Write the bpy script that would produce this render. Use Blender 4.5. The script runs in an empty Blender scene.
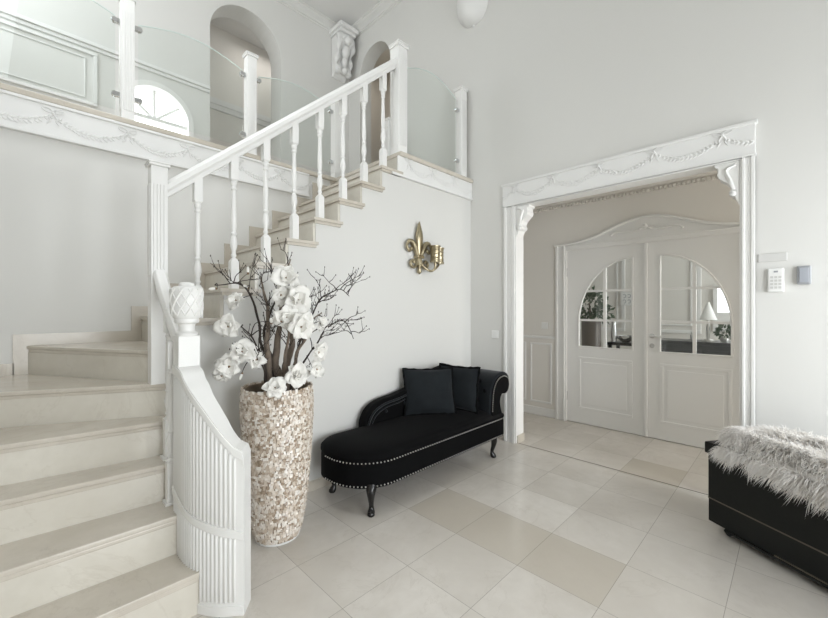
import bpy, bmesh, math, random
import numpy as np
from mathutils import Vector, Matrix, noise
S = bpy.context.scene
COL = S.collection
PI = math.pi
V = Vector
rnd = random.Random(7)

# ------------------------------------------------------------------ materials
def new_mat(name):
    m = bpy.data.materials.new(name); m.use_nodes = True
    nt = m.node_tree
    return m, nt, nt.nodes['Principled BSDF']

def mat(name, col, rough=0.5, metal=0.0, spec=None, sheen=0.0, coat=0.0, bump=0.0, bscale=60.0, var=0.0, vscale=4.0):
    m, nt, p = new_mat(name)
    p.inputs['Base Color'].default_value = (*col, 1)
    p.inputs['Roughness'].default_value = rough
    p.inputs['Metallic'].default_value = metal
    if spec is not None: p.inputs['Specular IOR Level'].default_value = spec
    if sheen:
        p.inputs['Sheen Weight'].default_value = sheen
        p.inputs['Sheen Roughness'].default_value = 0.4
    if coat: p.inputs['Coat Weight'].default_value = coat; p.inputs['Coat Roughness'].default_value = 0.08
    tc = nt.nodes.new('ShaderNodeTexCoord')
    nz = nt.nodes.new('ShaderNodeTexNoise'); nz.inputs['Scale'].default_value = vscale; nz.inputs['Detail'].default_value = 4
    nt.links.new(tc.outputs['Object'], nz.inputs['Vector'])
    if var:
        mx = nt.nodes.new('ShaderNodeMix'); mx.data_type = 'RGBA'
        mx.inputs[6].default_value = (*[c*(1-var) for c in col], 1)
        mx.inputs[7].default_value = (*[min(1, c*(1+var)) for c in col], 1)
        nt.links.new(nz.outputs['Fac'], mx.inputs[0]); nt.links.new(mx.outputs[2], p.inputs['Base Color'])
    if bump:
        n2 = nt.nodes.new('ShaderNodeTexNoise'); n2.inputs['Scale'].default_value = bscale; n2.inputs['Detail'].default_value = 3
        nt.links.new(tc.outputs['Object'], n2.inputs['Vector'])
        b = nt.nodes.new('ShaderNodeBump'); b.inputs['Strength'].default_value = bump; b.inputs['Distance'].default_value = 0.004
        nt.links.new(n2.outputs['Fac'], b.inputs['Height']); nt.links.new(b.outputs['Normal'], p.inputs['Normal'])
    return m

def island_mat(name, cols, rough=0.4, metal=0.0, pos=None, coat=0.0):
    m, nt, p = new_mat(name)
    g = nt.nodes.new('ShaderNodeNewGeometry')
    cr = nt.nodes.new('ShaderNodeValToRGB'); cr.color_ramp.interpolation = 'LINEAR'
    el = cr.color_ramp.elements
    while len(el) < len(cols): el.new(0.5)
    for i, c in enumerate(cols):
        el[i].position = i/(len(cols)-1); el[i].color = (*c, 1)
    nt.links.new(g.outputs['Random Per Island'], cr.inputs['Fac'])
    nt.links.new(cr.outputs['Color'], p.inputs['Base Color'])
    p.inputs['Roughness'].default_value = rough; p.inputs['Metallic'].default_value = metal
    if coat: p.inputs['Coat Weight'].default_value = coat
    return m

def math_node(nt, op, a, b=None):
    n = nt.nodes.new('ShaderNodeMath'); n.operation = op
    for i, v in enumerate((a, b)):
        if v is None: continue
        if isinstance(v, (int, float)): n.inputs[i].default_value = v
        else: nt.links.new(v, n.inputs[i])
    return n.outputs[0]

def mixc(nt, fac, a, b, mode='MIX'):
    n = nt.nodes.new('ShaderNodeMix'); n.data_type = 'RGBA'; n.blend_type = mode
    for s, v in ((0, fac), (6, a), (7, b)):
        if isinstance(v, (int, float)): n.inputs[s].default_value = v
        elif isinstance(v, tuple): n.inputs[s].default_value = (*v, 1)
        else: nt.links.new(v, n.inputs[s])
    return n.outputs[2]

def marble(name, light, dark, vein, rough=0.2, scale=2.2, tiles=None, spec=0.5, vs=0.13):
    m, nt, p = new_mat(name)
    tc = nt.nodes.new('ShaderNodeTexCoord'); pos = tc.outputs['Object']
    mp = nt.nodes.new('ShaderNodeVectorMath'); mp.operation = 'ADD'
    nt.links.new(pos, mp.inputs[0])
    def noise_tex(sc, det=6, rgh=0.6, dist=0.0):
        n = nt.nodes.new('ShaderNodeTexNoise')
        n.inputs['Scale'].default_value = sc; n.inputs['Detail'].default_value = det
        n.inputs['Roughness'].default_value = rgh; n.inputs['Distortion'].default_value = dist
        nt.links.new(mp.outputs[0], n.inputs['Vector']); return n.outputs['Fac']
    if tiles:
        x0, y0, s = tiles
        sx = nt.nodes.new('ShaderNodeSeparateXYZ'); nt.links.new(pos, sx.inputs[0])
        fx = math_node(nt, 'DIVIDE', math_node(nt, 'SUBTRACT', sx.outputs[0], x0), s)
        fy = math_node(nt, 'DIVIDE', math_node(nt, 'SUBTRACT', y0, sx.outputs[1]), s)
        ix, iy = math_node(nt, 'FLOOR', fx), math_node(nt, 'FLOOR', fy)
        cv = nt.nodes.new('ShaderNodeCombineXYZ'); nt.links.new(ix, cv.inputs[0]); nt.links.new(iy, cv.inputs[1])
        wn = nt.nodes.new('ShaderNodeTexWhiteNoise'); wn.noise_dimensions = '3D'; nt.links.new(cv.outputs[0], wn.inputs['Vector'])
        sc = nt.nodes.new('ShaderNodeVectorMath'); sc.operation = 'SCALE'; sc.inputs['Scale'].default_value = 7
        nt.links.new(wn.outputs['Color'], sc.inputs[0]); nt.links.new(sc.outputs[0], mp.inputs[1])
    big = noise_tex(scale, 5, 0.55, 0.4)
    fine = noise_tex(scale*9, 5, 0.6, 0.2)
    ramp = nt.nodes.new('ShaderNodeMapRange'); ramp.inputs[1].default_value = 0.35; ramp.inputs[2].default_value = 0.68
    nt.links.new(big, ramp.inputs[0])
    c = mixc(nt, ramp.outputs[0], light, dark)
    fr = nt.nodes.new('ShaderNodeMapRange'); fr.inputs[1].default_value = 0.3; fr.inputs[2].default_value = 0.75; fr.inputs[3].default_value = 0.0; fr.inputs[4].default_value = 0.5
    nt.links.new(fine, fr.inputs[0]); c = mixc(nt, fr.outputs[0], c, dark)
    vn = noise_tex(scale*0.9, 7, 0.62, 1.2)
    va = math_node(nt, 'ABSOLUTE', math_node(nt, 'SUBTRACT', vn, 0.5))
    vr = nt.nodes.new('ShaderNodeMapRange'); vr.inputs[1].default_value = 0.0; vr.inputs[2].default_value = 0.012; vr.inputs[3].default_value = vs; vr.inputs[4].default_value = 0.0
    nt.links.new(va, vr.inputs[0]); c = mixc(nt, vr.outputs[0], c, vein)
    if tiles:
        tv = nt.nodes.new('ShaderNodeMapRange'); tv.inputs[3].default_value = 0.0; tv.inputs[4].default_value = 0.30
        nt.links.new(wn.outputs['Value'], tv.inputs[0]); c = mixc(nt, tv.outputs[0], c, tuple(d*0.95 for d in dark))
        # three warmer, darker slabs in a row, and one beyond the threshold
        inx = math_node(nt, 'LESS_THAN', math_node(nt, 'ABSOLUTE', math_node(nt, 'SUBTRACT', ix, 1)), 0.5)
        iny = math_node(nt, 'LESS_THAN', math_node(nt, 'ABSOLUTE', iy), 1.5)
        k2 = math_node(nt, 'MULTIPLY', math_node(nt, 'LESS_THAN', math_node(nt, 'ABSOLUTE', math_node(nt, 'SUBTRACT', ix, 5)), 0.5),
                       math_node(nt, 'LESS_THAN', math_node(nt, 'ABSOLUTE', math_node(nt, 'SUBTRACT', iy, 1)), 0.5))
        mk = math_node(nt, 'MAXIMUM', math_node(nt, 'MULTIPLY', inx, iny), k2)
        c = mixc(nt, math_node(nt, 'MULTIPLY', mk, 0.75), c, (0.50, 0.45, 0.375))
        ex = math_node(nt, 'ABSOLUTE', math_node(nt, 'SUBTRACT', math_node(nt, 'FRACT', fx), 0.5))
        ey = math_node(nt, 'ABSOLUTE', math_node(nt, 'SUBTRACT', math_node(nt, 'FRACT', fy), 0.5))
        gr = math_node(nt, 'GREATER_THAN', math_node(nt, 'MAXIMUM', ex, ey), 0.5-0.0035)
        c = mixc(nt, math_node(nt, 'MULTIPLY', gr, 0.7), c, (0.27, 0.25, 0.21))
    nt.links.new(c, p.inputs['Base Color'])
    rr = nt.nodes.new('ShaderNodeMapRange'); rr.inputs[3].default_value = rough*0.8; rr.inputs[4].default_value = rough*1.3
    nt.links.new(fine, rr.inputs[0]); nt.links.new(rr.outputs[0], p.inputs['Roughness'])
    p.inputs['Specular IOR Level'].default_value = spec
    return m

def glass_mat(name, tint=(0.965, 0.982, 0.975), refl=1.0):
    m = bpy.data.materials.new(name); m.use_nodes = True; nt = m.node_tree; nt.nodes.clear()
    o = nt.nodes.new('ShaderNodeOutputMaterial'); mx = nt.nodes.new('ShaderNodeMixShader')
    t = nt.nodes.new('ShaderNodeBsdfTransparent'); g = nt.nodes.new('ShaderNodeBsdfGlossy'); f = nt.nodes.new('ShaderNodeFresnel')
    t.inputs['Color'].default_value = (*tint, 1); g.inputs['Roughness'].default_value = 0.0; g.inputs['Color'].default_value = (refl, refl, refl, 1)
    geo = nt.nodes.new('ShaderNodeNewGeometry')      # same index on the way in and on the way out of the pane
    ior = math_node(nt, 'SUBTRACT', 1.5, math_node(nt, 'MULTIPLY', geo.outputs['Backfacing'], 1.5-1/1.5))
    nt.links.new(ior, f.inputs['IOR'])
    nt.links.new(f.outputs[0], mx.inputs[0]); nt.links.new(t.outputs[0], mx.inputs[1]); nt.links.new(g.outputs[0], mx.inputs[2])
    nt.links.new(mx.outputs[0], o.inputs[0]); return m

def emit(name, col, s):
    m = bpy.data.materials.new(name); m.use_nodes = True; nt = m.node_tree; nt.nodes.clear()
    o = nt.nodes.new('ShaderNodeOutputMaterial'); e = nt.nodes.new('ShaderNodeEmission')
    e.inputs[0].default_value = (*col, 1); e.inputs[1].default_value = s
    nt.links.new(e.outputs[0], o.inputs[0]); return m

WALL = mat('wall_plaster', (0.68, 0.675, 0.65), 0.65, spec=0.3)
FOYW = mat('foyer_plaster', (0.76, 0.735, 0.69), 0.65, spec=0.3)
WOOD = mat('white_lacquer', (0.79, 0.785, 0.765), 0.32)
PLAS = mat('white_relief_plaster', (0.76, 0.757, 0.742), 0.55)
CEIL = mat('ceiling_plaster', (0.74, 0.735, 0.72), 0.7, spec=0.2)
FLOOR = marble('floor_marble', (0.72, 0.685, 0.635), (0.58, 0.54, 0.485), (0.36, 0.31, 0.25), 0.15, 1.6, tiles=(1.38588, 1.41923, 0.40008))
STEP = marble('tread_marble', (0.62, 0.575, 0.505), (0.50, 0.455, 0.385), (0.30, 0.25, 0.19), 0.22, 1.7)
RISE = marble('riser_marble', (0.675, 0.645, 0.575), (0.565, 0.53, 0.46), (0.36, 0.30, 0.23), 0.16, 1.7)
DARK = mat('joint_dark', (0.10, 0.09, 0.075), 0.6)
VELV = mat('black_velvet', (0.0022, 0.0022, 0.0025), 0.8, sheen=0.015, spec=0.10, bump=0.15, bscale=40)
VELC = mat('slate_black_velvet', (0.011, 0.0135, 0.0155), 0.8, sheen=0.22, spec=0.12, bump=0.3, bscale=18, var=0.5, vscale=9)
BLEG = mat('black_lacquer', (0.006, 0.005, 0.005), 0.18)
STUD = mat('nickel_stud', (0.62, 0.60, 0.56), 0.3, 1.0)
CHROME = mat('chrome', (0.72, 0.73, 0.74), 0.15, 1.0)
STEEL = mat('satin_nickel', (0.55, 0.54, 0.52), 0.3, 1.0)
BRASS = mat('antique_brass', (0.40, 0.345, 0.235), 0.30, 1.0, bump=0.25, bscale=90, var=0.25, vscale=25)
CHEST = mat('black_painted_wood', (0.006, 0.0068, 0.0058), 0.55, spec=0.3, bump=0.25, bscale=55, var=0.4, vscale=7)
SCRAT = mat('worn_wood_edge', (0.10, 0.085, 0.065), 0.6)
GLASS = glass_mat('pane_glass')
PANE = glass_mat('door_glass', (0.96, 0.97, 0.96))
EDGE = mat('glass_edge', (0.66, 0.73, 0.70), 0.2)
SHELL = island_mat('mother_of_pearl_chips', [(0.30, 0.225, 0.155), (0.54, 0.45, 0.36), (0.66, 0.58, 0.50), (0.77, 0.71, 0.64), (0.84, 0.80, 0.75)], 0.28, coat=0.3)
GROUT = mat('vase_ground', (0.27, 0.21, 0.15), 0.7)
SOIL = mat('dark_filling', (0.025, 0.02, 0.016), 0.95)
BARK = mat('grey_brown_bark', (0.17, 0.135, 0.105), 0.85, bump=0.8, bscale=60, var=0.5, vscale=30)
TWIG = mat('dark_twig', (0.042, 0.032, 0.026), 0.8)
PETAL = mat('white_petal', (0.80, 0.785, 0.745), 0.6, var=0.05, vscale=20)
HEART = mat('brown_flower_heart', (0.20, 0.125, 0.065), 0.8)
FUR = island_mat('cream_wool', [(0.88, 0.85, 0.81), (0.92, 0.90, 0.875), (0.94, 0.93, 0.915), (0.95, 0.945, 0.935)], 0.75)
nt = FUR.node_tree; p_ = nt.nodes['Principled BSDF']; tl_ = nt.nodes.new('ShaderNodeBsdfTranslucent'); mx_ = nt.nodes.new('ShaderNodeMixShader'); mx_.inputs[0].default_value = 0.55
nt.links.new([n for n in nt.nodes if n.bl_idname == 'ShaderNodeValToRGB'][0].outputs['Color'], tl_.inputs['Color'])
nt.links.new(p_.outputs[0], mx_.inputs[1]); nt.links.new(tl_.outputs[0], mx_.inputs[2]); nt.links.new(mx_.outputs[0], [n for n in nt.nodes if n.bl_idname == 'ShaderNodeOutputMaterial'][0].inputs['Surface'])
FURB = mat('cream_hide', (0.88, 0.86, 0.83), 0.9)
PLASTIC = mat('white_plastic', (0.80, 0.80, 0.785), 0.35)
GREYP = mat('grey_plastic', (0.33, 0.34, 0.36), 0.4)
PALE = mat('pale_grey_plate', (0.61, 0.605, 0.585), 0.5)
LEAF = mat('green_leaf', (0.045, 0.085, 0.035), 0.5)
POT = mat('dark_wood_pot', (0.10, 0.08, 0.065), 0.45)
BLACK = mat('black_lacquer_furniture', (0.012, 0.013, 0.014), 0.3)
SHADE = mat('white_shade', (0.86, 0.86, 0.84), 0.7)
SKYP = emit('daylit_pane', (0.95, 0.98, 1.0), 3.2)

# ------------------------------------------------------------------ mesh builder
def worldloc(o):
    l = V((0, 0, 0))
    while o: l = l + o.location; o = o.parent
    return l

class MB:
    def __init__(s): s.v = []; s.f = []
    def add(s, vs, fs, M=None):
        n = len(s.v)
        s.v += [tuple(M @ V(p)) if M is not None else tuple(p) for p in vs]
        s.f += [tuple(i+n for i in f) for f in fs]
        return s
    def box(s, x0, x1, y0, y1, z0, z1, M=None):
        x0, x1 = min(x0, x1), max(x0, x1); y0, y1 = min(y0, y1), max(y0, y1); z0, z1 = min(z0, z1), max(z0, z1)
        return s.add([(x0,y0,z0),(x1,y0,z0),(x1,y1,z0),(x0,y1,z0),(x0,y0,z1),(x1,y0,z1),(x1,y1,z1),(x0,y1,z1)],
                     [(0,3,2,1),(4,5,6,7),(0,1,5,4),(1,2,6,5),(2,3,7,6),(3,0,4,7)], M)
    def loft(s, rings, cap0=True, cap1=True, close=True, M=None):
        n = len(rings[0]); vs = [p for r in rings for p in r]; fs = []
        for i in range(len(rings)-1):
            for j in range(n if close else n-1):
                k = (j+1) % n
                fs.append((i*n+j, i*n+k, (i+1)*n+k, (i+1)*n+j))
        if cap0: fs.append(tuple(range(n-1, -1, -1)))
        if cap1: fs.append(tuple((len(rings)-1)*n+j for j in range(n)))
        return s.add(vs, fs, M)
    def prism(s, poly, plane, d0, d1, M=None):
        f = {'XY': lambda a, b, d: (a, b, d), 'XZ': lambda a, b, d: (a, d, b), 'YZ': lambda a, b, d: (d, a, b)}[plane]
        return s.loft([[f(a, b, d0) for a, b in poly], [f(a, b, d1) for a, b in poly]], M=M)
    def lathe(s, c, prof, n=20, M=None, a0=0.0):
        rings = [[(c[0]+r*math.cos(a0+2*PI*j/n), c[1]+r*math.sin(a0+2*PI*j/n), c[2]+z) for j in range(n)] for r, z in prof]
        return s.loft(rings, M=M)
    def tube(s, pts, rad, n=8, caps=True, flat=1.0):
        pts = [V(p) for p in pts]
        if not isinstance(rad, (list, tuple)): rad = [rad]*len(pts)
        rings = []; up = None
        for i, p in enumerate(pts):
            t = (pts[min(i+1, len(pts)-1)] - pts[max(i-1, 0)])
            if t.length < 1e-9: t = V((0, 0, 1))
            t.normalize()
            if up is None: up = V((0, 0, 1)) if abs(t.z) < 0.9 else V((1, 0, 0))
            a = t.cross(up)
            if a.length < 1e-6: a = t.orthogonal()
            a.normalize(); b = a.cross(t).normalized(); up = b
            rings.append([tuple(p + (a*math.cos(2*PI*j/n) + b*flat*math.sin(2*PI*j/n))*rad[i]) for j in range(n)])
        return s.loft(rings, caps, caps)
    def sweep(s, pts, prof, closed=False):
        # prof: (side, up) with up = world Z
        pts = [V(p) for p in pts]; rings = []
        for i, p in enumerate(pts):
            t = pts[min(i+1, len(pts)-1)] - pts[max(i-1, 0)]
            h = V((t.x, t.y, 0)).normalized(); side = V((h.y, -h.x, 0))
            rings.append([tuple(p + side*a + V((0, 0, b))) for a, b in prof])
        return s.loft(rings)
    def ell(s, c, r, n=8, m=5, M=None):
        if isinstance(r, (int, float)): r = (r, r, r)
        vs = [(0, 0, -1)]
        for i in range(1, m):
            t = -PI/2 + PI*i/m
            vs += [(math.cos(t)*math.cos(2*PI*j/n), math.cos(t)*math.sin(2*PI*j/n), math.sin(t)) for j in range(n)]
        vs.append((0, 0, 1)); fs = []
        for j in range(n): fs.append((0, 1+(j+1) % n, 1+j))
        for i in range(m-2):
            for j in range(n):
                a = 1+i*n; k = (j+1) % n
                fs.append((a+j, a+k, a+n+k, a+n+j))
        e = len(vs)-1; a = 1+(m-2)*n
        for j in range(n): fs.append((a+j, a+(j+1) % n, e))
        R = Matrix.Translation(V(c)) @ (M if M is not None else Matrix.Identity(4)) @ Matrix.Diagonal((*r, 1))
        return s.add(vs, fs, R)
    def build(s, name, m, parent=None, smooth=None, bevel=0.0, bseg=2):
        base = worldloc(parent) if parent else V((0, 0, 0))
        me = bpy.data.meshes.new(name)
        me.from_pydata([(p[0]-base.x, p[1]-base.y, p[2]-base.z) for p in s.v], [], s.f)
        bm = bmesh.new(); bm.from_mesh(me); bmesh.ops.recalc_face_normals(bm, faces=bm.faces); bm.to_mesh(me); bm.free()
        me.materials.append(m)
        if smooth:
            me.polygons.foreach_set('use_smooth', [True]*len(me.polygons))
            me.set_sharp_from_angle(angle=math.radians(smooth))
        o = bpy.data.objects.new(name, me); COL.objects.link(o)
        if parent: o.parent = parent
        if bevel:
            b = o.modifiers.new('edge', 'BEVEL'); b.width = bevel; b.segments = bseg; b.limit_method = 'ANGLE'; b.angle_limit = math.radians(40)
        return o

def thing(name, label, cat, loc, group=None):
    o = bpy.data.objects.new(name, None); COL.objects.link(o); o.location = loc; o.empty_display_size = 0.1
    return tag(o, label, cat, group)
def tag(o, label, cat, group=None):
    o['label'] = label; o['category'] = cat
    if group: o['group'] = group
    return o
def struct(o, label=None, cat=None):
    o['kind'] = 'structure'
    if label: o['label'] = label
    if cat: o['category'] = cat
    return o
def copy_child(o, parent, loc=None):
    c = o.copy(); COL.objects.link(c); c.parent = parent
    if loc is not None: c.location = loc
    for g in list(o.children):
        d = g.copy(); COL.objects.link(d); d.parent = c
    return c
def crom(P, n=8):
    P = [V(p) for p in P]; out = []
    Q = [P[0]*2-P[1]] + P + [P[-1]*2-P[-2]]
    for i in range(1, len(Q)-2):
        for k in range(n):
            t = k/n
            out.append(0.5*((2*Q[i]) + (Q[i+1]-Q[i-1])*t + (2*Q[i-1]-5*Q[i]+4*Q[i+1]-Q[i+2])*t*t + (3*Q[i]-Q[i-1]-3*Q[i+1]+Q[i+2])*t**3))
    out.append(P[-1]); return out

# ------------------------------------------------------------------ key dimensions (metres)
R = 0.181            # riser
LAND = 15*R          # 2.715 landing level
XR = 3.40            # wall with the wide opening
YS = 2.50            # wall behind the chaise (side of the stair)
YL = 3.50            # wall the stair climbs along
YG = 4.73            # back wall of the gallery
XL = -0.66           # left end of the hall
YF = -3.0           # entrance wall
CEZ = 5.385

# ------------------------------------------------------------------ room shell
struct(MB().box(XL-0.1, 4.62, YF-0.1, YL, -0.1, 0).build('floor', FLOOR), 'beige polished marble tile floor of the hall and foyer', 'floor')
struct(MB().box(3.41, 3.42, 0.255, 1.955, -0.02, 0.0008).build('trim_1', DARK), 'thin dark joint strip across the floor under the wide opening', 'floor trim')
struct(MB().box(XL-0.1, XR+0.12, YF-0.1, YG+1.6, CEZ, CEZ+0.1).build('ceiling', CEIL), 'white ceiling high above the stair hall', 'ceiling')
# stair side wall with stepped top
xn = lambda n: 2.324 - 0.2132*(15-n)                 # front nosing of tread n in the straight flight
pts = [(0.575, 0), (XR, 0), (XR, LAND-0.04), (xn(15)+0.03, LAND-0.04)]
for n in range(14, 6, -1):
    pts += [(xn(n+1)+0.03, n*R-0.035), (xn(n)+0.03, n*R-0.035)]
pts[-1] = (0.575, 7*R-0.035)
struct(MB().prism(pts, 'XZ', YS, YS+0.09).build('wall_back', WALL), 'white wall under the upper stair flight, behind the black chaise', 'wall')
struct(MB().prism([(1.80, 0), (2.52, 0), (2.52, 6*R-0.04), (2.52, 5*R-0.04), (2.30, 5*R-0.04), (2.30, 3*R-0.04), (2.06, 3*R-0.04), (2.06, 2*R-0.04), (1.88, 2*R-0.04), (1.88, 0.15), (1.80, 0.15)][:2] +
                  [(2.52, 4*R-0.04), (2.42, 4*R-0.04), (2.42, 3*R-0.04), (2.27, 3*R-0.04), (2.27, 2*R-0.04), (2.08, 2*R-0.04), (2.08, R-0.04), (1.87, R-0.04), (1.87, 0.0)], 'YZ', 0.575, 0.605).build('wall_stair_side', WALL), 'white side panel under the lowest stair steps', 'wall')
struct(MB().box(XL, XR, YL, YL+0.1, 0, LAND-0.265).build('wall_left', WALL), 'white wall the marble stair climbs along', 'wall')
# the gallery slab
struct(MB().box(XL, XR, YL-0.001, YG, LAND-0.265, LAND-0.04).box(xn(15)+0.03, XR, YS+0.09, YL, LAND-0.2, LAND-0.04).build('floor_gallery', WALL), 'white gallery floor slab above the stair', 'floor')
struct(MB().box(XL, XR, YL-0.035, YG, LAND-0.04, LAND).box(xn(15), XR, YS-0.035, YL-0.03, LAND-0.04, LAND).build('trim_2', STEP, bevel=0.008), 'beige marble edge of the gallery and landing floor', 'floor trim')
struct(MB().box(XL-0.1, XL, YF-0.1, YG+1.6, -0.1, CEZ).build('wall_left_end', WALL), 'white end wall beside the lowest stair steps', 'wall')

def arch(c, r, z0, zs, n=24):
    return [(c-r, z0)] + [(c-r*math.cos(PI*i/n), zs+r*1.02*math.sin(PI*i/n)) for i in range(n+1)] + [(c+r, z0)]
# right wall: hall part with wide opening, gallery part with arch
struct(MB().prism([(YF-0.1, 0), (0.254, 0), (0.254, 2.335), (1.955, 2.335), (1.955, 0), (YS+0.02, 0), (YS+0.02, LAND), (YS+0.02, CEZ), (YF-0.1, CEZ)], 'YZ', XR, XR+0.12).build('wall_right', WALL), 'tall white wall with the wide foyer opening', 'wall')
a2 = arch(4.135, 0.325, LAND-0.3, 4.655)
struct(MB().prism([(YS+0.02, LAND-0.3)] + a2 + [(YG+0.3, LAND-0.3), (YG+0.3, CEZ), (YS+0.02, CEZ)], 'YZ', XR, XR+0.2).build('wall_right_gallery', WALL), 'white gallery wall with a narrow arched opening', 'wall')
a1 = arch(1.905, 0.425, LAND-0.3, 4.525)
# gallery back wall, with a gap for the reflected window shape and the arch
struct(MB().prism([(XL, LAND-0.3), (0.65, LAND-0.3)] + [(0.65, 3.32)] + [(0.965-0.315*math.cos(PI*i/24), 3.32+0.325*math.sin(PI*i/24)) for i in range(1, 24)] + [(1.28, 3.32), (1.28, LAND-0.3)] + a1 + [(XR, LAND-0.3), (XR, CEZ), (XL, CEZ)], 'XZ', YG, YG+0.28).build('wall_gallery', WALL), 'white back wall of the gallery with arched opening', 'wall')
struct(MB().box(0.65, 1.28, YG+0.02, YG+0.2, LAND-0.3, 3.12).build('wall_gallery_sill', WALL), 'white sill wall under the half-round reflected window', 'wall')
# corridor seen through the arches
struct(MB().box(1.36, XR, YG+1.2, YG+1.3, LAND-0.3, CEZ).build('wall_corridor', FOYW), 'cream corridor wall seen through the large arch', 'wall')
struct(MB().box(1.28, 1.36, YG+0.28, YG+1.3, LAND-0.3, CEZ).build('wall_corridor_side', FOYW), 'cream corridor side wall inside the large arch', 'wall')
struct(MB().box(1.36, XR, YG+1.15, YG+1.2, 4.25, 4.33).box(1.36, XR, YG+1.165, YG+1.2, 4.18, 4.25).build('trim_3', PLAS), 'pale moulding along the corridor wall inside the large arch', 'moulding')
struct(MB().box(1.28, XR+1.2, YG, YG+1.3, LAND-0.3, LAND).build('floor_corridor', STEP), 'corridor floor behind the arches', 'floor')
struct(MB().box(XR+0.2, XR+1.0, 3.4, 4.9, LAND-0.3, LAND).build('floor_side_corridor', STEP), 'corridor floor behind the narrow arch', 'floor')
struct(MB().box(XR+1.0, XR+1.1, 3.3, 5.2, LAND-0.3, CEZ).box(XR+0.2, XR+1.0, 5.1, 5.2, LAND-0.3, CEZ).box(XR+0.2, XR+1.0, 3.3, 3.4, LAND-0.3, CEZ).box(XR+0.2, XR+1.1, 3.3, 5.2, CEZ, CEZ+0.08).build('wall_side_corridor', FOYW), 'cream corridor walls seen through the narrow arch', 'wall')

# reflection in the rail glass, built as a solid half-round window behind it
w = struct(bpy.data.objects.new('window_1', None), 'half-round white window with radiating bars, built for a reflection in the glass rail', 'window'); COL.objects.link(w); w.location = (0.965, YG, 3.12)
m = MB(); m.prism([(0.60, 3.12), (0.60, 3.285)] + [(0.965-0.315*math.cos(PI*i/24), 3.32+0.325*math.sin(PI*i/24)) for i in range(1, 24)] + [(1.28, 3.32), (1.28, 3.12)], 'XZ', YG+0.15, YG+0.16); m.build('window_pane', SKYP, w)  # glow stands for the bright patch mirrored in the glass panel
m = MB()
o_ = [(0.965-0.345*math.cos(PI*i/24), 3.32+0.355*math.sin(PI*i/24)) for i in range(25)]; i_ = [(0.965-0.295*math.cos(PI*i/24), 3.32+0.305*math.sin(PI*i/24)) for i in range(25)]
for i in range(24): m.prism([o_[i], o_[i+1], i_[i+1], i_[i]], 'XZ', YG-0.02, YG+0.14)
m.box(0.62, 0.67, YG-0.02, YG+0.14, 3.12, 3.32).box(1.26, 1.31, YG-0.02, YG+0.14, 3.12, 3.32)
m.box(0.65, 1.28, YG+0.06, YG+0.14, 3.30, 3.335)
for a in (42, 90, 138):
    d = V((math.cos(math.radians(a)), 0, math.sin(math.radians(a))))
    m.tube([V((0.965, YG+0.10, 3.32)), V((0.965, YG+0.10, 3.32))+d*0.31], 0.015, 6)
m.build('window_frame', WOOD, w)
# wall panelling on the gallery wall
m = MB(); m.box(XL, 1.475, YG-0.035, YG, 3.80, 3.835).box(XL, 1.475, YG-0.018, YG, 3.765, 3.80)
struct(m.build('trim_4', PLAS, bevel=0.005), 'white dado rail along the gallery wall', 'moulding')
def frame(m, a0, a1, z0, z1, w, put):
    put(m, a0, a1, z0, z0+w); put(m, a0, a1, z1-w, z1); put(m, a0, a0+w, z0+w, z1-w); put(m, a1-w, a1, z0+w, z1-w)
m = MB(); frame(m, -0.60, 0.485, 3.24, 3.745, 0.03, lambda q, a, b, c, d: q.box(a, b, YG-0.02, YG, c, d))
frame(m, -0.53, 0.40, 3.30, 3.68, 0.012, lambda q, a, b, c, d: q.box(a, b, YG-0.01, YG, c, d))
struct(m.build('trim_5', PLAS, bevel=0.004), 'white raised panel moulding on the gallery wall', 'moulding')
# cornices
def cornice_prof(d):    # out from wall, down from ceiling
    return [(0, 0), (0.10, 0), (0.10, -0.014), (0.085, -0.022), (0.075, -0.045), (0.04, -0.072), (0.03, -0.09), (0.014, -0.096), (0.010, -0.112), (0, -0.115)]
struct(MB().prism([(YG-a, CEZ+b) for a, b in cornice_prof(0)], 'YZ', XL, XR).build('trim_6', WALL), 'white plaster cornice along the gallery wall', 'cornice')
struct(MB().prism([(XR-a, CEZ+b) for a, b in cornice_prof(0)], 'XZ', YF, YG).build('trim_7', WALL), 'white plaster cornice along the tall right wall', 'cornice')

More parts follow.
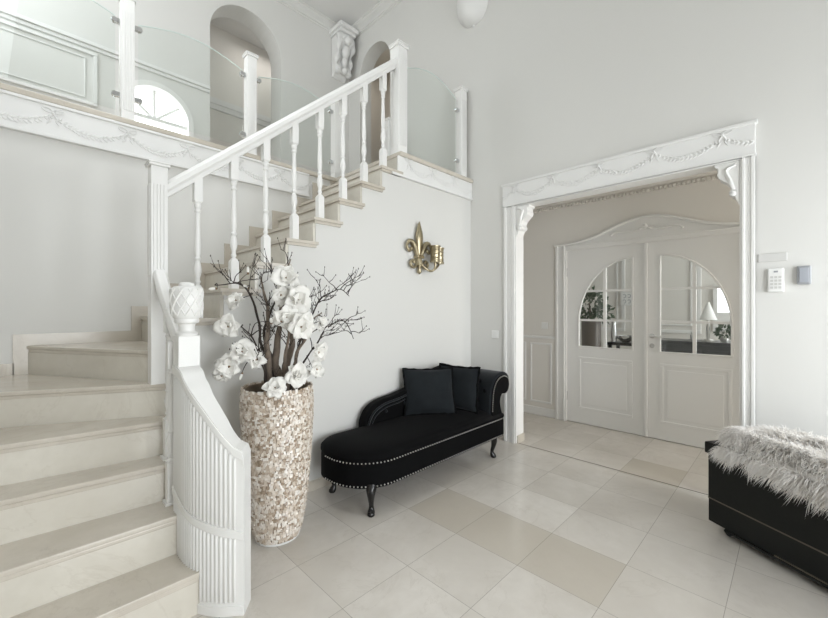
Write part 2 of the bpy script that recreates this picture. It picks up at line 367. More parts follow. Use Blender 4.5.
# ------------------------------------------------------------------ entrance wall behind the viewpoint, with tall windows
def hole_wall(m, x0, x1, z0, z1, holes, d0, d1):
    xs = sorted({x0, x1} | {h[0] for h in holes} | {h[1] for h in holes}); zs = sorted({z0, z1} | {h[2] for h in holes} | {h[3] for h in holes})
    for i in range(len(xs)-1):
        for j in range(len(zs)-1):
            cx, cz = (xs[i]+xs[i+1])/2, (zs[j]+zs[j+1])/2
            if not any(h[0] < cx < h[1] and h[2] < cz < h[3] for h in holes): m.box(xs[i], xs[i+1], d0, d1, zs[j], zs[j+1])
    return m
WIN = [(-0.25, 1.35, 0.10, 2.45), (1.70, 3.30, 0.10, 2.45), (0.25, 3.05, 3.0, 4.9)]
struct(hole_wall(MB(), XL, XR, 0, CEZ, WIN, YF-0.1, YF).build('wall_front', WALL), 'white entrance wall with tall windows', 'wall')
for k, (x0, x1, z0, z1) in enumerate(WIN):
    w = struct(bpy.data.objects.new('window_%d' % (k+2), None), ['tall entrance window left of the entrance wall', 'tall entrance window by the right wall', 'wide upper entrance window'][k], 'window'); COL.objects.link(w); w.location = ((x0+x1)/2, YF, z0)
    m = MB(); frame(m, x0, x1, z0, z1, 0.06, lambda q, a, b, c, d: q.box(a, b, YF-0.08, YF-0.01, c, d))
    nx = 3 if k < 2 else 4
    for i in range(1, nx): x = x0+(x1-x0)*i/nx; m.box(x-0.02, x+0.02, YF-0.07, YF-0.02, z0, z1)
    for j in range(1, 4): z = z0+(z1-z0)*j/4; m.box(x0, x1, YF-0.07, YF-0.02, z-0.02, z+0.02)
    m.build('window_frame', WOOD, w)

w = struct(bpy.data.objects.new('window_6', None), 'upper window added on the left end wall, out of view', 'window'); COL.objects.link(w); w.location = (XL, 2.3, 3.0)  # unseen window added to go with the light on the left end wall
m = MB(); frame(m, 1.4, 3.2, 3.0, 4.8, 0.06, lambda q, a, b, c, d: q.box(XL, XL+.05, a, b, c, d)); m.box(XL, XL+.04, 2.28, 2.32, 3.0, 4.8).box(XL, XL+.04, 1.4, 3.2, 3.88, 3.92); m.build('window_frame', WOOD, w)
MB().box(XL, XL+.01, 1.45, 3.15, 3.05, 4.75).build('window_pane', SHADE, w)

w = struct(bpy.data.objects.new('window_7', None), 'skylight frame added under the hall ceiling, out of view', 'window'); COL.objects.link(w); w.location = (0.5, 2.2, CEZ)  # added frame around the overhead fill light, out of view
m = MB(); m.box(-.25, 1.25, 1.55, 1.63, CEZ-.05, CEZ).box(-.25, 1.25, 2.77, 2.85, CEZ-.05, CEZ).box(-.25, -.17, 1.63, 2.77, CEZ-.05, CEZ).box(1.17, 1.25, 1.63, 2.77, CEZ-.05, CEZ); m.build('window_frame', WOOD, w)
struct(hole_wall(MB(), 2.3, XR, 0, 2.4, [(2.65, 3.25, .18, 2.12)], -1.68, -1.6).build('wall_added_entry', WALL), 'low partition with a side light opening, added out of view', 'wall')  # unseen partition added to hold a low light for wool and right wall
w = struct(bpy.data.objects.new('window_8', None), 'low side light added in the unseen partition', 'window'); COL.objects.link(w); w.location = (2.95, -1.64, .18)  # added opening for the low fill light
m = MB(); frame(m, 2.65, 3.25, .18, 2.12, 0.04, lambda q, a, b, c, d: q.box(a, b, -1.67, -1.605, c, d)); m.box(2.94, 2.96, -1.66, -1.61, .18, 2.12).box(2.65, 3.25, -1.66, -1.61, .80, .82); m.build('window_frame', WOOD, w)

# ------------------------------------------------------------------ garland friezes
def garland(m, a0, a1, zt, drop, put, seed, n=17, lim=(-9, 9)):
    """one swag of leaves from a0 to a1 with a bow at a0; put(a, z, out) -> world point"""
    r_ = random.Random(seed)
    for i in range(n):
        t = (i+0.5)/n; a = a0+(a1-a0)*t; z = zt-drop*(1-(2*t-1)**2)
        if not lim[0] < a < lim[1]: continue
        fat = 0.6+0.6*math.sin(PI*t)
        for s in (-1, 1):
            p = put(a+r_.uniform(-.004, .004), z+s*0.009*fat+r_.uniform(-.004, .004), 0.002)
            q = put(a, z, 0); ax = (put(a+1, z+s*0.7, 0)-q).normalized()
            ou = (put(a, z, 1)-q).normalized(); b = ou.cross(ax).normalized()
            M = Matrix((ax, b, ou)).transposed().to_4x4()
            m.ell(p, (0.016*fat, 0.008*fat, 0.0048), 6, 4, M)
    if not lim[0]+.03 < a0 < lim[1]-.03: return
    for s in (-1, 1):      # bow loops and ribbon tails
        c = [put(a0+s*0.002, zt+0.005, .006)]
        for k in range(9):
            t = 2*PI*k/8
            c.append(put(a0+s*(0.028-0.026*math.cos(t)), zt+0.022+0.013*math.sin(t)*1.0+0.01*(1-math.cos(t))/2, 0.006))
        m.tube(c[1:], 0.0035, 5)
        m.tube([put(a0, zt+.01, .005), put(a0+s*0.02, zt-0.02, .005), put(a0+s*0.014, zt-0.04, .005), put(a0+s*0.03, zt-0.062, .003)], [0.006, 0.005, 0.005, 0.003], 5)
    m.ell(put(a0, zt+0.012, .006), 0.010, 6, 4)

def frieze(num, label, board, swags, put, zt, drop, lim=(-9, 9)):
    o = struct(board.build('trim_%d' % num, PLAS, bevel=0.004), label, 'frieze')
    m = MB()
    for i in range(len(swags)-1): garland(m, swags[i], swags[i+1], zt, drop, put, num*50+i, 17, lim)
    m.build('garland_relief', PLAS, o, smooth=50)
yf = YL-0.022
b = MB().box(XL, xn(14)-0.1, yf, YL, 2.455, LAND-0.04).box(XL, xn(14)-0.1, yf-0.014, YL, 2.445, 2.468).box(XL, xn(14)-0.1, yf-0.012, YL, LAND-0.06, LAND-0.04)
frieze(8, 'white frieze with leaf garlands and bows under the gallery edge', b, [-0.66, -0.265, 0.13, 0.53, 0.92, 1.31, 1.70, 2.05], lambda a, z, o: V((a, yf-o, z)), 2.598, 0.082)
ys = YS-0.02
b = MB().box(xn(14)+0.20, XR, ys, YS, 2.50, LAND-0.04).box(xn(14)+0.12, XR, ys-0.012, YS, 2.492, 2.512)
frieze(9, 'white frieze with leaf garlands under the stair landing', b, [2.44, 2.76, 3.10, 3.44], lambda a, z, o: V((a, ys-o, z)), 2.63, 0.065, (2.38, 3.385))
xh = XR-0.03
b = MB().box(xh, XR, 0.185, 2.085, 2.335, 2.55).box(xh-0.014, XR, 0.175, 2.095, 2.54, 2.562).box(xh-0.008, XR, 0.18, 2.09, 2.335, 2.347)
frieze(10, 'white header frieze with leaf garlands over the foyer opening', b, [-0.04, 0.355, 0.762, 1.165, 1.565, 1.95, 2.33], lambda a, z, o: V((xh-o, a, z)), 2.50, 0.085, (0.195, 2.075))
# opening casing and jambs
m = MB()
for y0, y1, s in ((1.955, 2.075, 1), (0.188, 0.254, -1)):
    w_ = y1-y0
    m.box(XR-0.018, XR, y0, y1, 0, 2.335)
    for f0, f1, d in ((0.0, 0.30, .026), (0.42, 0.50, .022), (0.78, 1.0, .028)): m.box(XR-d, XR, y0+w_*f0, y0+w_*f1, 0, 2.335)
m.box(XR-0.018, XR+0.13, 1.955, 1.943, 0.0, 2.335).box(XR-0.018, XR+0.13, 0.254, 0.266, 0.0, 2.335).box(XR-0.018, XR+0.13, 0.254, 1.955, 2.325, 2.336)
struct(m.build('trim_11', WOOD, bevel=0.004), 'white fluted casing around the wide foyer opening', 'casing')
struct(MB().box(XR-0.0, XR+0.128, 1.931, 1.944, 0, 0.075).build('trim_12', STEP), 'small beige marble plinth at the foot of the opening', 'plinth')
def bracket(name, label, y, s):
    pr = [(0, 0), (0.135, 0), (0.135, -0.02), (0.118, -0.03), (0.115, -0.05), (0.122, -0.075), (0.112, -0.10), (0.085, -0.125), (0.058, -0.15), (0.045, -0.185), (0.058, -0.205), (0.052, -0.225), (0.028, -0.24), (0.018, -0.265), (0, -0.30)]
    t = thing(name, label, 'bracket', (XR+0.05, y, 2.325))
    MB().prism([(y+s*a, 2.325+b) for a, b in pr], 'YZ', XR-0.012, XR+0.11).build('bracket_body', WOOD, t, bevel=0.006)
    q = MB()
    c = crom([(XR-0.012, y+s*.02, 2.30), (XR-0.018, y+s*.07, 2.27), (XR-0.018, y+s*.05, 2.20), (XR-0.018, y+s*.03, 2.13)], 6)
    q.tube(c, [0.012]*len(c), 6).ell((XR-0.016, y+s*.035, 2.105), (.014, .02, .02), 8, 5)
    q.build('scroll_relief', WOOD, t, smooth=60)
bracket('scroll_bracket', 'white scroll bracket in the left top corner of the foyer opening', 1.943, -1)
bracket('scroll_bracket', 'white scroll bracket in the right top corner of the foyer opening', 0.266, 1)
# baseboards
struct(MB().box(0.61, XR-0.02, YS-0.014, YS, 0, 0.075).build('baseboard_back', STEP, bevel=0.003), 'beige marble baseboard behind the chaise and vase', 'baseboard')
struct(MB().box(XR-0.014, XR, 2.08, YS-0.014, 0, 0.075).box(XR-0.014, XR, YF, 0.185, 0, 0.075).build('baseboard_right', STEP, bevel=0.003), 'beige marble baseboard along the tall right wall', 'baseboard')

# ------------------------------------------------------------------ foyer and double doors
DX = 4.50
struct(MB().box(XR+0.12, DX+0.1, YF+0.6, 2.9, 2.66, 2.76).build('ceiling_foyer', CEIL), 'foyer ceiling behind the opening', 'ceiling')
struct(MB().box(XR+0.12, DX+0.1, 2.9, 3.0, 0, 2.7).build('wall_foyer_left', FOYW), 'foyer side wall left of the double doors', 'wall')
struct(MB().box(XR+0.12, DX+0.1, YF+0.5, YF+0.6, 0, 2.7).build('wall_foyer_right', FOYW), 'foyer side wall right of the double doors', 'wall')
struct(MB().prism([(YF+0.6, 0), (0.27, 0), (0.27, 2.02), (1.915, 2.02), (1.915, 0), (2.9, 0), (2.9, 2.66), (YF+0.6, 2.66)], 'YZ', DX, DX+0.1).build('wall_foyer', FOYW), 'grey-white foyer wall around the double doors', 'wall')
m = MB().prism([(DX, 2.66), (DX-0.10, 2.66), (DX-0.10, 2.645), (DX-0.07, 2.635), (DX-0.05, 2.60), (DX-0.045, 2.565), (DX-0.02, 2.555), (DX, 2.535)], 'XZ', YF+0.6, 2.9)
y = -0.2
while y < 2.85: m.box(DX-0.04, DX, y, y+0.022, 2.522, 2.548); y += 0.038
struct(m.build('trim_13', FOYW), 'foyer cornice with a row of small dentils', 'cornice')
# wainscot panels
m = MB(); m.box(DX-0.02, DX, 2.05, 2.9, 0.955, 0.985); m.box(DX-0.012, DX, 2.05, 2.9, 0.0, 0.10)
frame(m, 2.10, 2.38, 0.16, 0.90, 0.022, lambda q, a, b, c, d: q.box(DX-0.014, DX, a, b, c, d)); frame(m, 2.44, 2.85, 0.16, 0.90, 0.022, lambda q, a, b, c, d: q.box(DX-0.014, DX, a, b, c, d))
struct(m.build('trim_14', WOOD, bevel=0.004), 'white wainscot panels left of the double doors', 'wainscot')
# casing with curved pediment
m = MB()
for y0, y1 in ((1.915, 2.055), (0.13, 0.27)):
    m.box(DX-0.02, DX, y0, y1, 0, 2.07); m.box(DX-0.032, DX, y0+0.015, y0+0.04, 0, 2.07); m.box(DX-0.032, DX, y1-0.04, y1-0.015, 0, 2.07)
m.box(DX-0.022, DX, 0.27, 1.915, 2.005, 2.055).box(DX-0.03, DX, 0.27, 1.915, 2.045, 2.06)
ped = [(2.06-0.0, 2.075), (1.95, 2.075), (1.80, 2.085), (1.60, 2.125), (1.40, 2.20), (1.25, 2.25), (1.09, 2.268), (0.93, 2.25), (0.78, 2.20), (0.58, 2.125), (0.38, 2.085), (0.23, 2.075), (0.12, 2.075)]
pc = crom([V((a, b, 0)) for a, b in ped], 4)
m.prism([(p.x, p.y) for p in pc] + [(0.13, 2.0), (2.05, 2.0)], 'YZ', DX-0.012, DX)
m.tube([(DX-0.022, p.x, p.y) for p in pc], 0.016, 6)
c = crom([(DX-0.016, 1.42, 2.13), (DX-0.016, 1.36, 2.15), (DX-0.016, 1.22, 2.135), (DX-0.016, 1.10, 2.165), (DX-0.016, 0.98, 2.13), (DX-0.016, 0.84, 2.145), (DX-0.016, 0.78, 2.12)], 5)
m.tube(c, 0.012, 6)
for yy, zz, rr in ((1.10, 2.165, .03), (1.15, 2.15, .018), (1.05, 2.15, .018), (1.10, 2.19, .015), (1.42, 2.12, .014), (0.78, 2.115, .014)): m.ell((DX-0.014, yy, zz), (.02, rr*1.1, rr*.8), 8, 5)
struct(m.build('trim_15', WOOD, bevel=0.003), 'white door casing with curved pediment and scroll ornament', 'casing')

def door(num, label, y0, y1, meet, handle):
    """one leaf, y0 outer edge, y1 meeting edge (may be smaller or larger)"""
    s = 1 if y1 > y0 else -1
    lo, hi = min(y0, y1)+0.002, max(y0, y1)-0.002
    d = struct(bpy.data.objects.new('door_%d' % num, None), label, 'door'); COL.objects.link(d); d.location = (DX+0.02, (lo+hi)/2, 0)
    go, gi = y0+s*0.135, y1-s*0.125           # glazed quarter-arch, outer and inner edge
    wz, hz = abs(gi-go), 0.97
    zb, zs = 0.888, 1.16
    N = 16
    arcp = [(go+s*wz*(1-math.cos(PI/2*i/N)), zs+(1.862-zs)*math.sin(PI/2*i/N)) for i in range(N+1)]
    hole = [(go, zb)] + arcp + [(gi, zb)]     # goes outer-bottom, up arc to inner-top, down inner edge
    X0, X1 = DX+0.005, DX+0.045
    # leaf as strips around the glazing
    m = MB()
    m.box(X0, X1, lo, hi, 0.006, zb)
    m.prism([(gi, zb), (y1-s*.002, zb), (y1-s*.002, 2.0), (gi, 2.0)], 'YZ', X0, X1)
    m.prism([(y0+s*.002, zb), (go, zb), (go, zs)] + arcp[1:] + [(gi, 2.0), (y0+s*.002, 2.0)], 'YZ', X0, X1)
    m.build('door_leaf', WOOD, d)
    m = MB(); frame(m, min(go, gi)-0.0, max(go, gi)+0.0, 0.17, 0.77, 0.026, lambda q, a, b, c, e: q.box(X0-0.007, X0, a, b, c, e))
    m.box(X0-0.004, X0, min(go, gi)+0.06, max(go, gi)-0.06, 0.23, 0.71)
    m.build('panel_moulding', WOOD, d, bevel=0.006)
    m = MB()
    zi = lambda yy: zs+(1.862-zs)*math.sqrt(max(0, 1-(1-abs(yy-go)/wz)**2))
    ym = go+s*wz*0.50
    m.box(X0+0.002, X1-0.002, ym-0.014, ym+0.014, zb, zi(ym))
    for z in (1.192, 1.522):
        yo = go+s*wz*(1-math.sqrt(max(0, 1-((z-zs)/(1.862-zs))**2))) if z > zs else go
        m.box(X0+0.004, X1-0.004, min(yo, gi), max(yo, gi), z-0.012, z+0.012)
    m.tube([(X0-0.002, a, b) for a, b in hole] + [(X0-0.002, go, zb)], 0.010, 6)
    m.build('glazing_bar', WOOD, d)
    MB().prism(hole, 'YZ', DX+0.022, DX+0.027).build('window_pane', PANE, d)
    if handle:
        yy = y1-s*0.055
        h = MB(); h.tube([(X0, yy, 1.045), (X0-0.045, yy, 1.045)], 0.010, 8); h.tube([(X0-0.045, yy+s*.008, 1.045), (X0-0.048, yy-s*.06, 1.043), (X0-0.045, yy-s*.125, 1.045)], [.011, .009, .007], 8)
        h.lathe((0, 0, 0), [(.025, 0), (.025, .008), (.02, .01)], 16, Matrix.Translation((X0, yy, 1.045)) @ Matrix.Rotation(-PI/2, 4, 'Y'))
        h.build('door_handle', STEEL, d, smooth=40)
        h = MB().lathe((0, 0, 0), [(.024, 0), (.024, .008), (.008, .009), (.006, .004)], 16, Matrix.Translation((X0, yy, 0.945)) @ Matrix.Rotation(-PI/2, 4, 'Y'))
        h.build('keyhole_rosette', STEEL, d, smooth=40)
    m = MB().tube([(X0-0.004, y0+s*.0, 1.7), (X0-0.004, y0, 1.8)], 0.008, 8).tube([(X0-0.004, y0, 0.25), (X0-0.004, y0, 0.35)], 0.008, 8)
    m.build('hinge', STEEL, d)
    return d
door(1, 'left leaf of the white double door with quarter-round glazing', 1.915, 1.092, 1, False)
door(2, 'right leaf of the white double door with silver lever handle', 0.27, 1.092, -1, True)
struct(MB().box(DX-0.012, DX+0.005, 1.078, 1.106, 0.006, 2.0).build('trim_16', WOOD, bevel=0.004), 'white meeting bead between the two door leaves', 'door trim')

# room beyond the double doors
RX = 7.0
struct(MB().box(4.62, RX, -1.6, 4.2, -0.1, 0).build('floor_parlour', FLOOR), 'marble floor of the room beyond the double doors', 'floor')
struct(MB().box(RX, RX+0.1, -1.6, 4.2, 0, 2.8).build('wall_parlour', FOYW), 'pale far wall of the room beyond the doors', 'wall')
struct(MB().box(DX+0.1, RX+.1, 4.2, 4.3, 0, 2.8).box(DX+0.1, RX+.1, -1.7, -1.6, 0, 2.8).build('wall_parlour_side', FOYW), 'side walls of the room beyond the doors', 'wall')
struct(MB().box(DX+0.1, RX+.1, -1.7, 4.3, 2.8, 2.9).build('ceiling_parlour', CEIL), 'ceiling of the room beyond the doors', 'ceiling')
m = MB()
for y0, y1 in ((0.98, 1.75), (2.0, 2.9), (3.0, 3.8)):
    frame(m, y0, y1, 0.95, 2.35, 0.05, lambda q, a, b, c, e: q.box(RX-0.03, RX, a, b, c, e)); frame(m, y0+.11, y1-.11, 1.06, 2.24, 0.025, lambda q, a, b, c, e: q.box(RX-0.02, RX, a, b, c, e))
struct(m.build('trim_17', WOOD, bevel=0.006), 'white wall panels seen through the door glass', 'wall panel')
w = struct(bpy.data.objects.new('window_5', None), 'bright window seen through the right door glass', 'window'); COL.objects.link(w); w.location = (RX, 0.55, 1.2)
MB().box(RX-0.012, RX-0.006, 0.28, 0.80, 1.25, 1.62).build('window_pane', SKYP, w)
m = MB(); frame(m, 0.24, 0.84, 1.0, 1.66, 0.05, lambda q, a, b, c, e: q.box(RX-0.04, RX, a, b, c, e)); m.box(RX-0.035, RX, 0.28, 0.80, 1.05, 1.27); m.box(RX-0.035, RX, 0.53, 0.55, 1.05, 1.62)
m.build('window_frame', WOOD, w)
t = thing('sideboard', 'black sideboard beyond the doors, low in the right door glass', 'sideboard', (5.75, 0.95, 0))
MB().box(5.55, 5.95, 0.30, 1.22, 0.12, 0.90).build('body', BLACK, t, bevel=0.008); MB().box(5.53, 5.97, 0.28, 1.24, 0.90, 0.935).build('top', BLACK, t, bevel=0.006)
m = MB()
for a, b in ((0.34, 0.74), (0.78, 1.18)): frame(m, a, b, 0.18, 0.84, 0.03, lambda q, c, d, e, f: q.box(5.54, 5.55, c, d, e, f))
m.build('door_panel', BLACK, t)
for x in (5.58, 5.92):
    for yy in (0.33, 1.19): MB().box(x-.02, x+.02, yy-.02, yy+.02, 0, .12).build('leg', BLACK, t)
t = thing('table_lamp', 'white cone-shaped table lamp on the black sideboard', 'lamp', (5.72, 0.735, 0.935))
MB().lathe((5.72, 0.735, 0.935), [(.06, 0), (.06, .015), (.015, .03), (.02, .15), (.012, .26)], 14).build('lamp_base', STEEL, t, smooth=40)
MB().lathe((5.72, 0.735, 1.19), [(.085, 0), (.012, .21)], 18).build('lamp_shade', SHADE, t, smooth=60)
def bush(m, c, r, n, seed, ln=0.07):
    q = random.Random(seed)
    for i in range(n):
        d = V((q.gauss(0, 1), q.gauss(0, 1), q.gauss(0, 1))).normalized()
        p = V(c)+V((d.x*r[0], d.y*r[1], d.z*r[2]))*q.uniform(.45, 1)
        t_ = (d+V((q.uniform(-.6, .6), q.uniform(-.6, .6), q.uniform(-.8, .3)))).normalized(); a = t_.orthogonal().normalized()
        a = (Matrix.Rotation(q.uniform(0, 6.28), 3, t_) @ a)
        nn = t_.cross(a); l = ln*q.uniform(.7, 1.3); wd = l*.28
        m.add([p, p+t_*l*.5+a*wd+nn*.006, p+t_*l, p+t_*l*.5-a*wd+nn*.006, p+t_*l*.5-nn*.004], [(0, 1, 4), (1, 2, 4), (2, 3, 4), (3, 0, 4)])
t = thing('potted_wreath_plant', 'small round green plant in a glass pot on the black sideboard', 'plant', (5.70, 0.56, 0.935))
m = MB(); bush(m, (5.70, 0.58, 1.06), (.06, .07, .08), 130, 5, .05); m.build('foliage', LEAF, t)
MB().lathe((5.70, 0.58, 0.935), [(.035, 0), (.045, .05), (.04, .07)], 14).build('pot', STEEL, t, smooth=40)
t = thing('candle_jar', 'small clear jar left of the green plant on the sideboard', 'jar', (5.66, 0.87, 0.935))
MB().lathe((5.66, 0.87, 0.935), [(.03, 0), (.034, .07), (.026, .08), (.026, .1)], 14).build('jar_body', CHROME, t, smooth=40)
MB().lathe((5.66, 0.87, 1.035), [(.03, 0), (.03, .012), (.01, .018)], 12).build('lid', WOOD, t)
t = thing('potted_tree', 'leafy green plant in a tall dark pot, seen through left door glass', 'plant', (5.55, 2.02, 0))
MB().lathe((5.55, 2.02, 0), [(.10, 0), (.115, .3), (.125, 1.15), (.11, 1.17), (.10, 1.12)], 20).build('pot', POT, t, smooth=40)
m = MB(); bush(m, (5.55, 2.03, 1.38), (.14, .20, .22), 260, 3, .075); bush(m, (5.55, 1.86, 1.27), (.08, .10, .12), 60, 4, .07); m.build('foliage', LEAF, t)
MB().tube([(5.55, 2.02, 1.12), (5.54, 2.03, 1.25), (5.56, 2.05, 1.4)], .012, 6).build('stem', BARK, t)
t = thing('console_table', 'black console table beyond the doors, low in the left door glass', 'table', (5.9, 1.62, 0))
MB().box(5.7, 6.1, 1.40, 1.86, 0.82, 0.86).build('table_top', BLACK, t, bevel=.004)
for x in (5.73, 6.07):
    for yy in (1.43, 1.83): MB().box(x-.02, x+.02, yy-.02, yy+.02, 0, .82).build('leg', BLACK, t)
t = thing('glass_bowl', 'glass bowl on the console table beyond the left door', 'bowl', (5.82, 1.66, 0.86))
MB().lathe((5.82, 1.66, 0.86), [(.04, 0), (.05, .01), (.11, .05), (.125, .09), (.118, .09), (.1, .05), (.03, .015)], 20).build('bowl_body', CHROME, t, smooth=50)
t = thing('black_vase', 'slim black vase at the right end of the console table', 'vase', (5.85, 1.47, 0.86))
MB().lathe((5.85, 1.47, 0.86), [(.03, 0), (.035, .12), (.05, .22), (.042, .22), (.03, .12)], 16).build('vase_body', BLACK, t, smooth=50)
MB().lathe((5.85, 1.47, 1.08), [(.055, 0), (.055, .012)], 16).build('rim', BLACK, t)
t = thing('glass_vase', 'slender glass vase beside the tall dark plant pot', 'vase', (5.75, 1.79, 0.86))
MB().lathe((5.75, 1.79, 0.86), [(.035, 0), (.045, .1), (.03, .25), (.036, .3)], 16).build('vase_body', CHROME, t, smooth=50)
MB().lathe((5.75, 1.79, 1.16), [(.038, 0), (.038, .008)], 16).build('rim', CHROME, t)
t = thing('wall_picture', 'small square picture on the wall seen through left door glass', 'picture', (RX-.02, 1.96, 1.4))
MB().box(RX-.045, RX-.031, 1.87, 2.06, 1.37, 1.60).build('picture_frame', WOOD, t, bevel=.004)
MB().box(RX-.05, RX-.045, 1.89, 2.04, 1.39, 1.58).build('picture_sheet', SHADE, t)
m = MB()
for k, (yy, zz) in enumerate(((2.0, 1.53), (1.93, 1.53), (2.0, 1.44), (1.93, 1.44))):
    m.tube([(RX-.052, yy+.022*math.cos(a/6*PI), zz+.028*math.sin(a/6*PI)) for a in range(1, 11)], .005, 5)
m.build('picture_print', GREYP, t)

# ------------------------------------------------------------------ staircase
st = thing('staircase', 'beige marble winder staircase with white riser walls, climbing right', 'stairs', (0.5, 2.2, 0))
XE = 0.575
# front nosing line of each tread: inner end (right/newel side), outer end
NL = {1: ((0.70, 1.835), (XL, 1.845)), 2: ((XE, 2.04), (XL, 2.075)), 3: ((XE, 2.235), (XL, 2.34)), 4: ((XE, 2.385), (XL, 2.56)),
      5: ((XE, 2.505), (XL, 3.11)), 6: ((0.535, 2.53), (0.0, YL)), 7: ((0.60, 2.49), (0.607, YL))}
for n in range(8, 16): NL[n] = ((xn(n), YS-0.03), (xn(n), YL))
def shift(seg, d):
    a, b = V((*seg[0], 0)), V((*seg[1], 0)); t_ = (b-a).normalized(); n_ = V((t_.y, -t_.x, 0))*d
    return ((a+n_).x, (a+n_).y), ((b+n_).x, (b+n_).y)
cur = [V((0.503, 2.13, 0)), V((0.503, 2.0, 0)), V((0.508, 1.93, 0)), V((0.528, 1.855, 0)), V((0.587, 1.765, 0)), V((0.668, 1.695, 0))]
curs = crom(cur, 10)
for n in range(1, 15):
    (ax, ay), (bx, by) = NL[n]
    nx = NL[n+1]
    if n == 1: poly = [(bx, by), (0.548, ay)] + [(p.x+0.012, p.y+0.004) for p in reversed(curs) if 1.835 < p.y < 2.09][:] + [(XE, 2.10), (bx, 2.12)]
    elif n <= 3: poly = [(bx, by), (ax, ay), (XE, nx[0][1]+0.03), (XL, nx[1][1]+0.03)]
    elif n == 4: poly = [(bx, by), (ax, ay), (XE, 2.55), (XE-0.02, 2.56), (XL, 3.16)]
    elif n == 5: poly = [(bx, by), (ax, ay), (0.60, 2.56), (0.54, 2.60), (0.04, YL), (XL, YL)]
    elif n == 6: poly = [(bx, by), (ax, ay), (0.60, 2.53), (0.63, 2.6), (0.64, YL)]
    else:
        x1 = nx[0][0]+0.03; e = xn(n+1)+0.037
        poly = [(bx, by), (ax, ay), (e, YS-0.03), (e, YS+0.001), (x1+.008, YS+0.001), (x1, by)]
        if n == 7: poly[1] = (0.60, YS-0.03)
    m = MB(); m.prism(poly, 'XY', n*R-0.022, n*R)
    (sa, sb) = shift(NL[n], 0.010) if n not in (1,) else (NL[1][0], NL[1][1])
    # second, slightly recessed fillet of the nosing
    cx = sum(p[0] for p in poly)/len(poly); cy = sum(p[1] for p in poly)/len(poly)
    inset = [(p[0]+(cx-p[0])*0.018/max(.018, abs(cx-p[0]))*min(1, abs(cx-p[0])) if False else p[0]+(cx-p[0])*0.03, p[1]+(cy-p[1])*0.045) for p in poly]
    if n >= 7: inset = [(bx+.012, by), (ax+.012, YS-0.018), (e-.012, YS-0.018), (e-.012, YS+.001), (x1, YS+.001), (x1, by)]
    m.prism(inset, 'XY', n*R-0.042, n*R-0.022)
    m.build('tread', STEP, st, bevel=0.005)
def riser(n, a, b, z0, z1, th=0.02):
    a, b = V((*a, 0)), V((*b, 0)); t_ = (b-a).normalized(); nn = V((-t_.y, t_.x, 0))*th
    m = MB(); m.prism([(a.x, a.y), (b.x, b.y), ((b+nn).x, (b+nn).y), ((a+nn).x, (a+nn).y)], 'XY', z0, z1)
    return m.build('riser', RISE, st)
for n in range(1, 16):
    (ax, ay), (bx, by) = NL[n]; o = 0.028
    z0, z1 = (n-1)*R, n*R-0.04
    if n == 1: riser(n, (0.545, ay+o), (XL, by+o), z0, z1)
    elif n <= 4: riser(n, (XE-.002, ay+o), (XL, by+o), z0, z1)
    elif n == 5: riser(n, (XE-.002, ay+o), (XL, by+o*1.4), z0, z1)
    elif n == 6: riser(n, (ax+.02, ay+.025), (bx+.03, YL-.001), z0, z1)
    else: riser(n, (ax+o, YS+0.001), (bx+o, YL-.001), z0, z1)
# stepped marble skirting on the wall
m = MB()
def sk(x0, x1, z0, z1): m.box(x0, x1, YL-0.012, YL, z0, z1)
sk(XL, -0.05, 4*R, 5*R+.075); sk(-0.055, 0.553, 5*R-.01, 6*R+.075); sk(0.553, xn(8)-.05, 6*R-.01, 7*R+.075)
for n in range(8, 15): sk(xn(n)-.05, xn(n+1)-.05 if n < 14 else xn(15)-0.05, (n-1)*R-.01, n*R+.075)
sk(xn(15)-.05, xn(15)+0.0, 14*R-.01, LAND-.04)
m.build('stair_skirting', STEP, st)
m = MB()
for k in range(2, 6): m.box(XL, XL+0.012, NL[k][1][1]-.05, NL[k+1][1][1] if k < 5 else YL, (k-1)*R, k*R+.075)
m.build('stair_skirting', STEP, st)

# ------------------------------------------------------------------ stair railing
rl = thing('stair_railing', 'white turned-baluster stair railing with handrail and curved fluted foot', 'railing', (0.53, 2.1, 0))
def post(m, x0, x1, y0, y1, z0, z1, cap=0.03, flutes=True):
    m.box(x0, x1, y0, y1, z0, z1)
    if flutes:
        w_ = x1-x0; a, b = z0+(z1-z0)*(.50 if z0 < 2 else .08), z1-0.10
        for f in (.22, .42, .62, .82):
            m.box(x0+w_*f-.006, x0+w_*f+.006, y0-.005, y0, a, b); m.box(x0-.005, x0, y0+(y1-y0)*f-.006, y0+(y1-y0)*f+.006, a, b)
    m.box(x0-.010, x1+.010, y0-.010, y1+.010, z1, z1+cap*.45); 
    cx, cy = (x0+x1)/2, (y0+y1)/2
    m.loft([[(x0-.014, y0-.014, z1+cap*.45), (x1+.014, y0-.014, z1+cap*.45), (x1+.014, y1+.014, z1+cap*.45), (x0-.014, y1+.014, z1+cap*.45)],
            [(x0-.014, y0-.014, z1+cap*.7), (x1+.014, y0-.014, z1+cap*.7), (x1+.014, y1+.014, z1+cap*.7), (x0-.014, y1+.014, z1+cap*.7)],
            [(cx-.012, cy-.012, z1+cap*1.15), (cx+.012, cy-.012, z1+cap*1.15), (cx+.012, cy+.012, z1+cap*1.15), (cx-.012, cy+.012, z1+cap*1.15)]])
m = MB(); post(m, 0.485, 0.565, 2.505, 2.585, 5*R, 2.115); m.build('newel_post', WOOD, rl, bevel=.003)
m = MB(); post(m, 2.345, 2.455, 2.515, 2.625, LAND, 3.685, .05); m.build('newel_post', WOOD, rl, bevel=.003)
RP = [(-.022, 0), (.022, 0), (.022, .03), (.034, .045), (.034, .075), (.022, .10), (-.022, .10), (-.034, .075), (-.034, .045), (-.022, .03)]
hz = lambda x: 1.955 + 0.862*(x-0.57)
